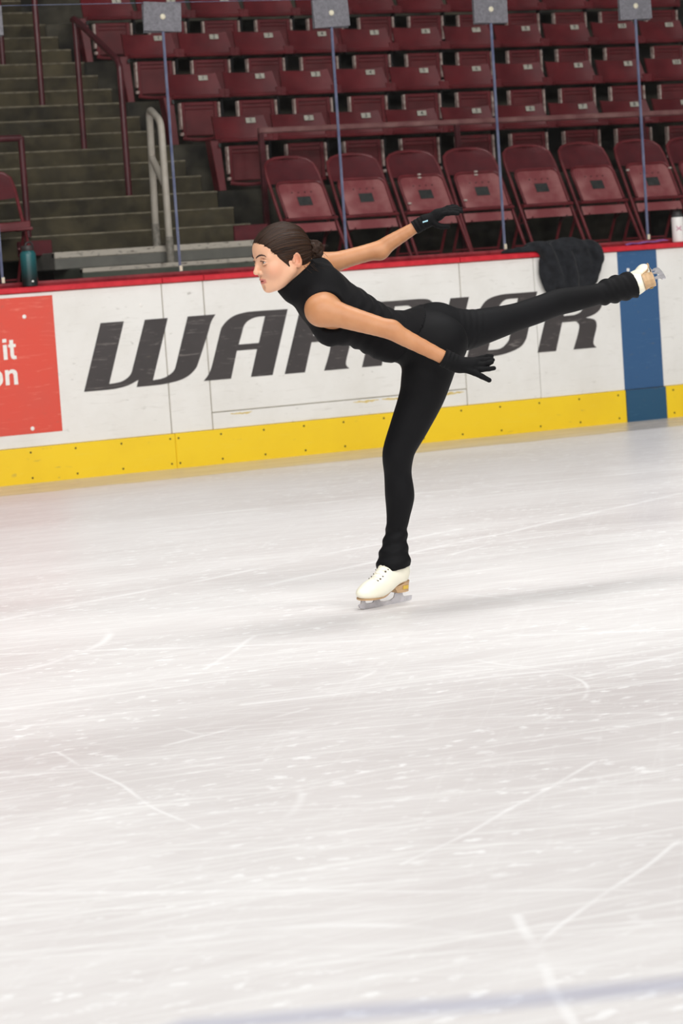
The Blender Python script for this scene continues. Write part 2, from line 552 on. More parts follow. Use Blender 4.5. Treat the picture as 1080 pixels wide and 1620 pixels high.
for a, b_ in ((10.938, 12.6), (12.6, 15.0), (15.0, 18.0)): bbox('panel', 'board_white', a + 0.002, b_ - g, 0, 0.02, KT, 1.22)
tag(bbox('advert_panel', 'board_orange', 4.2, 6.303, -0.003, 0.001, 0.318, 1.196, 0.001), 'orange-red advert panel with white words')
for a, b_ in ((1.0, 4.6), (4.6, 7.085), (7.085, 8.84), (8.84, 10.605)):
    bbox('kick_plate', 'kick_yellow', a + 0.001, b_ - 0.001, -0.012, 0.02, -0.005, KT - 0.002)
tag(bbox('kick_plate', 'kick_blue', 10.607, 10.946, -0.016, 0.02, -0.005, KT - 0.004), 'blue kick plate section')
for a, b_ in ((10.948, 13.6), (13.6, 18.0)):
    bbox('kick_plate', 'kick_yellow', a + 0.001, b_ - 0.001, -0.012, 0.02, -0.005, KT - 0.002)
# cap rail in sections: bright front lip, ledge, raised darker rear rail that grips the glass
CAPX = [1.0, 3.6, 5.2, 7.07, 7.368, 9.312, 11.6, 14.0, 18.0]
for a, b_ in zip(CAPX[:-1], CAPX[1:]):
    prof = [(y, z) for y, z in ((-0.014, 1.222), (-0.020, 1.228), (-0.020, 1.250), (-0.012, 1.258), (0.150, 1.260), (0.150, 1.222))]
    MB().sweep(prof, a + BX + 0.003, b_ + BX - 0.003).build('cap_rail', 'cap_red', boards, 0.0)
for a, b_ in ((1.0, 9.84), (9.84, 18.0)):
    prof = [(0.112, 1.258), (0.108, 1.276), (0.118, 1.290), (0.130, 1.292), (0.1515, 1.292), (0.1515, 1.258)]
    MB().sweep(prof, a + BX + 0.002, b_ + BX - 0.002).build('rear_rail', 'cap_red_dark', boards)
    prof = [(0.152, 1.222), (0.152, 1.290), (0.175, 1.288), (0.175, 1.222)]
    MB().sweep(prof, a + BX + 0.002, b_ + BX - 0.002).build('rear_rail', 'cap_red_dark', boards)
sc = MB().lathe([(0.0, 0.0), (0.007, 0.0), (0.006, 0.003), (0.0, 0.003)][1:3], 8).mesh('screw')
sc.transform(Matrix.Rotation(math.pi / 2, 4, 'X')); sc.materials.append(MT['screw'])
sx_list = [4.85, 5.15, 5.46, 5.76, 6.07, 6.38, 6.70, 7.047, 7.107, 7.415, 7.73, 8.03, 8.33, 8.64, 8.94, 9.248, 9.561, 9.88, 10.21, 10.537, 11.008, 11.32, 11.63]
for x in sx_list:
    for z in (0.034, 0.199):
        o = link('screw', sc, None, boards, (x + BX, -0.0125, z))
pl = MB().lathe([(0.0135, 0.0), (0.0135, 0.002), (0.010, 0.004)], 12).mesh('plug')
pl.transform(Matrix.Rotation(math.pi / 2, 4, 'X')); pl.materials.append(MT['plug'])
for x, z, y in ((6.101, 1.071, -0.004), (6.098, 0.351, -0.004), (5.0, 1.071, -0.004), (5.0, 0.351, -0.004), (10.69, 1.086, 0), (10.68, 0.905, 0), (7.0 - 0.085, 1.09, 0)):
    link('plug', pl, None, boards, (x + BX, y, z))

# lettering
SH = 0.345


def unshear(pts, x0, z0=0.558, k=1.0):
    return [(x0 + x * k + SH * z, z0 + z) for x, z in pts]


Wp = [(6.622, .993), (6.786, .993), (6.651, .594)] + smooth_poly([(6.651, .594), (6.726, .600), (6.777, .620), (6.808, .648), (6.822, .679)])[1:] + [(6.934, .993), (7.098, .993), (6.960, .594)] + \
    smooth_poly([(6.960, .594), (7.038, .602), (7.100, .632), (7.125, .661)])[1:] + [(7.241, .993), (7.443, .993)] + \
    smooth_poly([(7.443, .993), (7.408, .948), (7.376, .869), (7.298, .694), (7.269, .644), (7.215, .602), (7.15, .578), (7.073, .566), (6.997, .560), (6.842, .558)])[1:] + [(6.857, .604)] + \
    smooth_poly([(6.857, .604), (6.786, .575), (6.71, .561), (6.636, .557), (6.472, .557)])[1:]
Ap = smooth_poly([(7.322, .559), (7.362, .602), (7.393, .664), (7.467, .874), (7.489, .913), (7.531, .951), (7.584, .977), (7.65, .990), (7.728, .994), (7.975, .992)]) + [(7.829, .559), (7.668, .559), (7.728, .741), (7.579, .741), (7.522, .559)]
Ah = [(7.595, .781), (7.744, .781), (7.803, .956)] + smooth_poly([(7.803, .956), (7.738, .954), (7.678, .935), (7.643, .902), (7.627, .862)])[1:]
Rl = [(0, 0), (.152, 0), (.148, .198), (.262, .198)] + smooth_poly([(.262, .198), (.298, .168), (.304, .10), (.296, 0)])[1:] + [(.490, 0)] + \
    smooth_poly([(.490, 0), (.458, .025), (.449, .065), (.449, .15), (.425, .194), (.384, .209), (.338, .217)])[1:] + \
    smooth_poly([(.338, .217), (.399, .234), (.442, .266), (.455, .315), (.455, .375), (.43, .412), (.385, .430), (.31, .435)])[1:] + [(0, .435)]
Rh = [(.148, .242), (.235, .243)] + smooth_poly([(.235, .243), (.285, .262), (.301, .31), (.294, .365), (.255, .393), (.20, .396)])[1:] + [(.148, .396)]
Op = smooth_poly([(9.926, .982), (9.836, .724), (9.809, .652), (9.755, .600), (9.639, .566), (9.524, .555), (9.325, .555)]) + smooth_poly([(9.325, .555), (9.42, .82), (9.465, .904), (9.525, .955), (9.626, .979), (9.74, .982)])[1:]
Oh = smooth_poly([(9.499, .601), (9.598, .604), (9.659, .645), (9.683, .692), (9.766, .945)]) + smooth_poly([(9.766, .945), (9.666, .942), (9.615, .905), (9.585, .85)])[1:]
letters = [('W', [Wp]), ('A', [Ap, Ah]), ('R', [unshear(Rl, 7.919), unshear(Rh, 7.919)]), ('R', [unshear(Rl, 8.504), unshear(Rh, 8.504)]),
           ('I', [[(9.080, .556), (9.228, .556), (9.374, .981), (9.226, .981)]]), ('O', [Op, Oh]), ('R', [unshear(Rl, 9.898, .553), unshear(Rh, 9.898, .553)])]
for ch, polys in letters:
    me = flat_mesh('letter', polys, 0.0008)
    me.transform(Matrix.Translation((BX, -0.0008, 0)))
    link('letter', me, 'letter', boards)['label'] = 'charcoal letter ' + ch
wl = [[[(5.9405, .938), (5.9678, .938), (5.9675, .9153), (5.940, .9153)], [(5.9412, .9003), (5.9678, .9003), (5.9675, .8054), (5.941, .8054)]],
      [[(5.9867, .9287), (6.0127, .9287), (6.0124, .9018), (6.0283, .9018), (6.0276, .8820), (6.0129, .8815), (6.0126, .8321), (6.0169, .8258), (6.0274, .8256), (6.0279, .8054), (6.0081, .8039), (5.9944, .811), (5.9878, .828), (5.9885, .8819), (5.9771, .8822), (5.9774, .9010), (5.9865, .9017)]],
      [[(5.9417, .739), (5.9655, .739), (5.9665, .7300), (5.980, .7405), (5.9996, .7406), (6.0175, .731), (6.0245, .7139), (6.0245, .642), (5.9983, .642), (5.9983, .7055), (5.991, .7166), (5.9769, .7162), (5.9682, .7064), (5.9677, .642), (5.941, .642)]],
      [smooth_poly([(5.893, .742), (5.9115, .731), (5.922, .7146), (5.9245, .691), (5.922, .667), (5.9115, .651), (5.893, .640), (5.8745, .651), (5.864, .667), (5.8615, .691), (5.864, .7146), (5.8745, .731), (5.893, .742)])[:-1],
       smooth_poly([(5.893, .718), (5.899, .712), (5.899, .691), (5.899, .670), (5.893, .664), (5.887, .670), (5.887, .691), (5.887, .712), (5.893, .718)])[:-1]]]
for polys, ch in zip(wl, 'itno'):
    me = flat_mesh('advert_letter', polys, 0.0006)
    me.transform(Matrix.Translation((BX, -0.0042, 0)))
    link('advert_letter', me, 'plug', boards)['label'] = 'white letter ' + ch
# yellow water marks just under the long joint of the middle panel
rs = random.Random(4)
for x0, x1 in ((8.42, 8.62), (8.64, 8.83), (9.02, 9.29), (7.50, 7.66)):
    up = []; dn = []
    n = 14
    for i in range(n + 1):
        x = x0 + (x1 - x0) * i / n
        zc = 0.328 - 0.004 * math.sin(3.1 * i / n) + rs.uniform(-.003, .003)
        h = (0.003 + 0.007 * rs.random()) * math.sin(math.pi * (i + 0.6) / (n + 1.2))
        up.append((x, zc + h)); dn.append((x, zc - h - 0.001))
    me = flat_mesh('stain', [up + dn[::-1]], 0.0003)
    me.transform(Matrix.Translation((BX, 0.0007, 0)))
    link('stain', me, 'tide_stain', boards)

# ------------------------------------------------------------------ glass above the boards
glass = empty('rink_glass', (8.5, 0.14, 1.26))
tag(glass, 'tall clear rink glass panes with grey corner clips above the red cap', 'glass barrier')
JX = [4.78, 6.025, 7.273, 8.517, 9.766, 10.965, 12.21, 13.45]
GT = 3.058
for a, b_ in zip(JX[:-1], JX[1:]):
    pn = MB().box(a - 8.5 + 0.004, b_ - 8.5 - 0.004, -0.006, 0.006, 0.033, GT - 1.26).build('pane', 'glass', glass)
    for x in (a + 0.002, b_ - 0.007):
        MB().box(x - 8.5, x - 8.5 + 0.005, -0.0068, 0.0068, 0.033, GT - 1.262).build('pane_edge', 'glass_edge', pn)
for pn in [o for o in glass.children if o.name.startswith('pane')]:
    bb = [v.co.x for v in pn.data.vertices]
    MB().box(min(bb), max(bb), -0.0062, 0.0062, GT - 1.26, GT - 1.2575).build('pane_edge', 'glass_edge', pn)
for j, x in enumerate(JX[1:-1]):
    cl = MB().box(-0.135, 0.135, -0.014, -0.008, -0.095, 0.095).build('clip_plate', 'plate', glass, 0.004)
    cl.location = (x - 8.5, 0, GT - 1.26 - 0.092)
    cl.rotation_euler = (0, R_((0, 3, -2.5, 0.5, -1.5, 1, 2)[j]), 0)
    c2 = MB().box(-0.135, 0.135, 0.008, 0.014, -0.100, 0.09).build('clip_plate', 'plate', glass, 0.004)
    c2.location = (x - 8.5, 0, GT - 1.26 - 0.094)
    bo = MB().lathe([(0.019, 0), (0.019, 0.004), (0.012, 0.010), (0.006, 0.010)], 14).mesh('bolt', smooth=True)
    bo.transform(Matrix.Rotation(math.pi / 2, 4, 'X'))
    link('bolt', bo, 'bolt', cl, (0, -0.014, 0))
    foot = MB().box(x - 8.5 - 0.008, x - 8.5 + 0.012, -0.012, -0.007, 0.034, 0.07).build('foot_clip', 'bolt', glass)

# ------------------------------------------------------------------ walkway, slabs, stairs, terraces
fl = MB().box(-8, 20, 0.18, 2.02, 1.02, 1.22).build('floor_walkway', 'dark_floor')
tag(fl, 'dark walkway floor behind the rink boards', kind='structure')
st = empty('concrete_stairs', (7.5, 0.7, 1.22))
tag(st, 'worn concrete aisle stairs with pale nosing edges', kind='structure')
O_ = (7.5, 0.7, 1.22)


def sbox(name, mat, x0, x1, y0, y1, z0, z1, par=st, bevel=0.006, O=O_):
    return MB().box(x0 - O[0], x1 - O[0], y0 - O[1], y1 - O[1], z0 - O[2], z1 - O[2]).build(name, mat, par, bevel)


def step(x0, x1, y0, y1, z0, z1, mat, nmat_, nh):
    s = sbox('step', mat, x0, x1, y0, y1, z0, z1 - 0.001)
    sbox('nosing', nmat_, x0, x1, y0 - 0.008, y0 + 0.05, z1 - nh, z1, s)
    return s


step(6.82, 8.46, 0.75, 1.3, 1.221, 1.357, 'slab_green', 'pale_nosing', 0.033)
step(6.72, 8.46, 1.0, 1.6, 1.358, 1.478, 'slab', 'pale_nosing', 0.045)
sbox('side_panel', 'maroon_dark', 8.19, 8.46, 1.235, 1.262, 1.465, 1.590)
sbox('side_panel', 'maroon_dark', 6.55, 6.80, 1.235, 1.262, 1.465, 1.570)
NS = 22
for i in range(1, NS):
    z1 = 1.475 + 0.1315 * i
    y0 = 1.26 + 0.273 * i
    xr = 8.46
    step(4.2, xr, y0, y0 + 0.60, z1 - 0.14 if i > 1 else 1.44, z1, 'concrete', 'nosing', 0.014)
te = empty('seating_terrace', (12, 2.1, 1.22))
tag(te, 'dark concrete terraces carrying the rows of fixed seats', kind='structure')
for k in range(6):
    z1 = 1.87 + 0.3945 * k
    y0 = 2.08 + 0.82 * k
    sbox('terrace_step', 'terrace', 8.465, 19.5, y0, y0 + 1.3, z1 - 0.62, z1, te, 0.01, (12, 2.1, 1.22))
for k in range(6):
    z1 = 1.87 + 0.3945 * k
    y0 = 2.08 + 0.82 * k
    sbox('terrace_step', 'terrace', -8.0, 4.19, y0, y0 + 1.3, z1 - 0.62, z1, te, 0.01, (12, 2.1, 1.22))
w = MB().box(-12, 30, 8.6, 8.8, 1.0, 7.0).build('wall_back', 'dark_floor')
tag(w, kind='structure')

# ------------------------------------------------------------------ fixed flip-up seats
SW = 0.497


def make_seat(end):
    root = empty('stadium_seat')
    # curved backrest with a rolled lower lip
    gr = []
    for i in range(7):
        t = i / 6
        z = 0.395 + 0.172 * t
        row = []
        for j in range(9):
            u = -1 + 2 * j / 8
            hw = 0.234 - (0.030 * t if u > 0 else 0.006 * t)
            row.append((u * hw, 0.03 - 0.045 * (u * u) + 0.06 * t, z + 0.006 * (u ** 4) * t))
        gr.append(row)
    MB().slab(gr, (0, 0.02, 0.004)).build('backrest', 'maroon', root, 0, True)
    lip = [((-1 + 2 * j / 10) * 0.205, 0.012 - 0.042 * ((-1 + 2 * j / 10) ** 2), 0.385) for j in range(11)]
    MB().tube(lip, 0.016, 8).build('back_lip', 'maroon', root, 0, True)
    # seat pan tipped up: frame, recessed panel, ribs
    pan = MB().box(-0.150, 0.150, -0.045, -0.012, 0.075, 0.335).build('seat_pan', 'maroon_pan', root, 0.01)
    fr_ = MB()
    fr_.box(-0.155, -0.125, -0.062, -0.04, 0.07, 0.34); fr_.box(0.125, 0.155, -0.062, -0.04, 0.07, 0.34)
    fr_.box(-0.1245, 0.1245, -0.058, -0.04, 0.312, 0.34); fr_.box(-0.1245, 0.1245, -0.052, -0.04, 0.280, 0.290)
    fr_.build('pan_frame', 'maroon', pan, 0.004)
    nl = [((-1 + 2 * j / 10) * 0.155, -0.05 - 0.035 * (1 - (-1 + 2 * j / 10) ** 2), 0.062 - 0.018 * (1 - (-1 + 2 * j / 10) ** 2)) for j in range(11)]
    MB().tube(nl, 0.015, 8).build('pan_lip', 'maroon', pan, 0, True)
    for s in (-1, 1):
        MB().box(s * 0.166 - 0.007, s * 0.166 + 0.007, -0.075, -0.03, 0.13, 0.335).build('hinge_arm', 'worn_edge', root, 0.003)
        MB().box(s * 0.168 - 0.013, s * 0.168 + 0.013, -0.08, -0.05, 0.080, 0.105).build('stop_block', 'worn_edge', root, 0.004)
    # standards under the back, between neighbours
    sides = ((-1, 1) if end else (1,))
    for s in sides:
        if s == -1:
            gr = []
            for i in range(6):
                t = i / 5
                z = 0.0 + 0.39 * t
                cx = -0.205 - 0.030 * t
                wd = 0.028 + 0.012 * t
                yy = -0.02 + 0.02 * t
                gr.append([(cx - wd, yy, z), (cx + wd, yy - 0.005, z)])
            MB().slab(gr, (0, 0.10, 0)).build('end_standard', 'maroon', root, 0.004)
            MB().box(-0.22, -0.20, -0.033, -0.022, 0.335, 0.365).build('bracket', 'label_grey', root, 0.002)
        else:
            MB().box(0.228, 0.2475, 0.03, 0.08, 0.0, 0.42).build('standard', 'gap_shade', root, 0.004)
            MB().box(0.205, 0.2480, -0.012, 0.016, 0.372, 0.44).build('bracket', 'maroon', root, 0.002)
            if not end: MB().box(-0.2480, -0.205, -0.012, 0.016, 0.372, 0.44).build('bracket', 'maroon', root, 0.002)
    tg = MB().box(-0.038, 0.038, -0.003, 0.0, -0.021, 0.021).build('number_tag', 'tag', root, 0.002)
    tg.location = (0.10, 0.0555, 0.534); tg.rotation_euler = (R_(-19), 0, R_(-9))
    return root


digits = {n: text_mesh(str(n), 0.044) for n in range(1, 13)}
for d in digits.values(): d.materials.append(MT['ink'])
proto_end = make_seat(True)
proto_mid = make_seat(False)
ORD = ['first', 'second', 'third', 'fourth', 'fifth', 'sixth', 'seventh', 'eighth', 'ninth', 'tenth', 'eleventh', 'twelfth', 'thirteenth']
ROWS = ['front row behind the rail', 'second fixed row', 'third fixed row', 'highest row, cut by the frame']
used = [False, False]
for k, n in enumerate((9, 10, 11, 12)):
    for i in range(n):
        e = 0 if i == 0 else 1
        pr = (proto_end, proto_mid)[e]
        if not used[e]: s = pr; used[e] = True
        else: s = copy_tree(pr)
        s.location = (8.868 + SW * i - 0.004 * k, 2.44 + 0.82 * k, 1.87 + 0.3945 * k)
        tag(s, '%s maroon flip-up seat from the stairs, %s' % (ORD[i], ROWS[k]), 'seat', 'fixed maroon flip-up seats in the stands')
for s in [o for o in bpy.data.objects if o.name.startswith('stadium_seat')]:
    i = int(round((s.location.x - 8.868) / SW))
    for ch in s.children:
        if ch.name.startswith('number_tag'):
            link('number', digits[min(i + 1, 12)], None, ch, (0, -0.0036, 0))

# ------------------------------------------------------------------ rails
rl = empty('guard_rail', (8.8, 2.02, 1.22))
tag(rl, 'long maroon horizontal guard rail running in front of the fixed seats', 'railing')
MB().box(0, 7.5, -0.02, 0.02, 1.055, 1.098).build('top_rail', 'rail_pink', rl, 0.008)
for x in (0.02, 1.70, 3.4, 5.1, 6.8):
    MB().box(x - 0.02, x + 0.02, -0.018, 0.018, 0.0, 1.056).build('post', 'maroon_rail', rl, 0.004)


def round_path(pts, r=0.06, k=5):
    out = [Vector(pts[0])]
    for i in range(1, len(pts) - 1):
        p = Vector(pts[i]); a = (Vector(pts[i - 1]) - p); b_ = (Vector(pts[i + 1]) - p)
        ra = min(r, a.length * 0.49, b_.length * 0.49)
        A = p + a.normalized() * ra; B = p + b_.normalized() * ra
        for j in range(k + 1):
            t = j / k
            out.append(A * (1 - t) ** 2 + p * 2 * t * (1 - t) + B * t * t)
    out.append(Vector(pts[-1]))
    return out


def handrail(loc, pts_rail, posts, mat, r, label, name='hand_rail'):
    h = empty(name, loc)
    tag(h, label, 'handrail')
    MB().tube(round_path(pts_rail, 0.07), r, 12).build('rail', mat, h, 0, True)
    for a, b_ in posts:
        MB().tube([a, b_], r * 0.96, 12).build('post', mat, h, 0, True)
    return h


handrail((7.80, 2.20, 1.869), [(0, 0, 0.0), (0, 0, 0.985), (0, 0.82, 1.385), (0, 0.86, 1.38)], [((0, 0.82, 0.395), (0, 0.82, 1.375))], 'maroon_rail', 0.024,
         'sloped maroon handrail with two posts in the middle of the stairs')
handrail((7.80, 3.84, 2.658), [(0, 0, 0.0), (0, 0, 0.985), (0, 0.82, 1.385), (0, 0.86, 1.38)], [((0, 0.82, 0.395), (0, 0.82, 1.375))], 'maroon_rail', 0.024,
         'maroon handrail post farther up the stairs at the upper left')
hl = handrail((6.73, 1.50, 1.60), [(-1.6, 0, 0.69), (0.0, 0, 0.69)], [((0, 0, 0.0), (0, 0, 0.70))], 'maroon_rail', 0.024,
              'short horizontal maroon rail behind the lone folding chair at the left')
wr = handrail((7.55, 0.93, 1.357), [(0, 0, 0.06), (0, 0, 0.975), (0.03, 0.26, 1.085), (0.04, 0.32, 0.25)], [((0.004, 0.03, 0.55), (0.034, 0.29, 0.75))], 'beige_paint', 0.025,
              'cream looped handrail at the foot of the concrete stairs', 'grab_rail')
MB().tube([(0, 0, 0.0), (0, 0, 0.18)], 0.028, 12).build('sleeve', 'bare_steel', wr, 0, True)
MB().tube([(0.04, 0.32, 0.12), (0.04, 0.32, 0.28)], 0.028, 12).build('sleeve', 'bare_steel', wr, 0, True)

# ------------------------------------------------------------------ folding chairs


def make_folding(open_):
    c = empty('folding_chair')
    # plane of the main frame: from front foot (y=-.22,z=0) to top (y=.27,z=.85)
    T = lambda x, z, off=0.0: (x, -0.22 + 0.49 * z / 0.85 - off, z + off * 0.5)
    pts = [T(-0.228, 0.012), T(-0.222, 0.45), T(-0.216, 0.70)]
    for k in range(9):
        a = math.pi - math.pi * k / 8
        ca_ = math.cos(a); pts.append(T(0.213 * math.copysign(abs(ca_) ** 0.8, ca_), 0.735 + 0.115 * math.sin(a) ** 0.7 if 0 < k < 8 else 0.735))
    pts += [T(0.216, 0.70), T(0.222, 0.45), T(0.228, 0.012)]
    MB().tube(pts, 0.0125, 8).build('main_frame', 'maroon_metal', c, 0, True)
    gr = []
    for i in range(8):
        t = i / 7
        z = 0.655 + 0.195 * t
        hw = 0.207 if z < 0.735 else 0.207 * max(0.0, 1 - ((z - 0.735) / 0.116) ** 2.6) ** 0.45
        hw = max(hw, 0.08)
        gr.append([T((-1 + 2 * j / 8) * hw, z - 0.004, 0.008 - 0.025 * (1 - (-1 + 2 * j / 8) ** 2)) for j in range(9)])
    MB().slab(gr, (0, 0.008, 0.0)).build('backrest', 'maroon_dark', c, 0, True)
    if open_:
        gr = []
        for i in range(6):
            t = i / 5
            gr.append([((-1 + 2 * j / 8) * (0.20 - 0.02 * t), -0.24 + 0.42 * t, 0.415 + 0.008 * (-1 + 2 * j / 8) ** 2 + 0.012 * (1 - t)) for j in range(9)])
        se = MB().slab(gr, (0, 0, 0.05)).build('seat', 'maroon_metal', c, 0.006, True)
        MB().tube([(-0.20, 0.17, 0.43), (-0.205, -0.23, 0.43), (0.205, -0.23, 0.43), (0.20, 0.17, 0.43)], 0.012, 8).build('seat_rim', 'maroon_metal', se, 0, True)
        ry0, rz0 = -0.08, 0.41
    else:
        # seat tipped up against the frame
        out = []
        rad = 0.055
        for (cx, cz), a0 in (((-0.192 + rad, 0.645 - rad), 180), ((0.192 - rad, 0.645 - rad), 90)):
            for k in range(6):
                a = R_(a0 - 90 * k / 5)
                out.append((cx + rad * math.cos(a), cz + rad * math.sin(a)))
        poly = [(-0.192, 0.385)] + out + [(0.192, 0.385)]
        f = [T(x, z, 0.030) for x, z in poly]; n = len(f)
        se = MB()
        bk = [T(x, z, 0.018) for x, z in poly]
        se.add(f + bk, [tuple(range(n))[::-1], tuple(range(n, 2 * n))] + [(i, (i + 1) % n, n + (i + 1) % n, n + i) for i in range(n)])
        se = se.build('seat', 'seat_face', c)
        MB().tube([T(x, z, 0.034) for x, z in poly], 0.011, 8).build('seat_rim', 'maroon_metal', se, 0, True)
        q = [T(-0.052, 0.470, 0.033), T(0.058, 0.470, 0.033), T(0.058, 0.535, 0.033), T(-0.052, 0.535, 0.033)]
        q2 = [T(-0.052, 0.470, 0.029), T(0.058, 0.470, 0.029), T(0.058, 0.535, 0.029), T(-0.052, 0.535, 0.029)]
        MB().add(q + q2, [(0, 1, 2, 3), (7, 6, 5, 4), (0, 4, 5, 1), (1, 5, 6, 2), (2, 6, 7, 3), (3, 7, 4, 0)]).build('label_plate', 'label_grey', se)
        for x in (-0.08, -0.027, 0.027, 0.08):
            p = T(x, 0.568, 0.031)
            MB().tube([p, (p[0], p[1] - 0.003, p[2] + 0.0015)], 0.005, 6).build('rivet', 'ink', se)
        MB().tube([T(-0.218, 0.368, 0.035), T(0.218, 0.368, 0.035)], 0.012, 8).build('cross_bar', 'maroon_metal', c, 0, True)
        q = [T(-0.200, 0.29, 0.004), T(0.200, 0.29, 0.004), T(0.200, 0.352, 0.010), T(-0.200, 0.352, 0.010)]
        q2 = [(a, b_ + 0.01, z) for a, b_, z in q]
        MB().add(q + q2, [(0, 1, 2, 3), (7, 6, 5, 4), (0, 4, 5, 1), (1, 5, 6, 2), (2, 6, 7, 3), (3, 7, 4, 0)]).build('front_apron', 'seat_face', c)
        ry0, rz0 = 0.02, 0.40
    for s in (-1, 1):
        MB().tube([(s * 0.185, ry0, rz0), (s * 0.19, 0.235, 0.012)], 0.0115, 8).build('rear_leg', 'maroon_metal', c, 0, True)
        MB().tube([(s * 0.15, -0.06, 0.30), (s * 0.185, 0.10, 0.25)], 0.007, 6).build('brace', 'maroon_metal', c)
        for p in ((s * 0.228, -0.213, 0.0), (s * 0.19, 0.237, 0.0)):
            MB().lathe([(0.016, 0.0), (0.016, 0.012), (0.013, 0.03)], 8, p).build('foot_cap', 'ink', c)
    MB().tube([(-0.19, 0.19, 0.09), (0.19, 0.19, 0.09)], 0.008, 6).build('rear_stretcher', 'maroon_metal', c)
    return c


fc = make_folding(False)
FX = [8.80, 9.31, 9.80, 10.29, 10.80, 11.31, 11.80, 12.30]
NOTE = ['nearest the stairs, above the skater\'s hair bun', 'second from the stairs', 'third from the stairs, behind the gloved hand', 'fourth from the stairs',
        'fifth from the stairs', 'sixth from the stairs, behind the dark jacket', 'seventh from the stairs', 'at the right picture edge']
pale = plain('cream_sticker', srgb(228, 214, 202), srgb(240, 230, 220), 40, 0.5)
for i, x in enumerate(FX):
    o = fc if i == 0 else copy_tree(fc)
    o.location = (x, 1.27 + (0.02 if i % 2 else 0), 1.22)
    o.rotation_euler = (0, 0, R_((3, -1, 1, -2, 0, 2, -1, 1)[i]))
    tag(o, 'maroon folding chair with seat tipped up, ' + NOTE[i], 'folding chair', 'folding chairs in a line behind the glass')
    if i in (2, 3, 6):
        for x2, z2 in ((-0.005, 0.652), (-0.005, 0.628), (-0.17, 0.44)) if i != 6 else ((0.192, 0.60), (-0.192, 0.60)):
            yy = -0.22 + 0.49 * z2 / 0.85 - 0.036 - (0.010 if z2 > 0.64 or abs(x2) > .16 else 0)
            MB().lathe([(0.012, -0.006), (0.016, 0), (0.012, 0.006)], 10, (x2, yy, z2 + 0.016)).build('pad', pale, o)
lc = make_folding(True)
lc.location = (6.38, 1.22, 1.22); lc.rotation_euler = (0, 0, R_(-6))
tag(lc, 'lone maroon folding chair with seat down left of the stairs', 'folding chair')

# ------------------------------------------------------------------ implicit-surface modelling (smooth blends, contoured into one mesh)


def vlen(a, b, c): return np.sqrt(a * a + b * b + c * c)


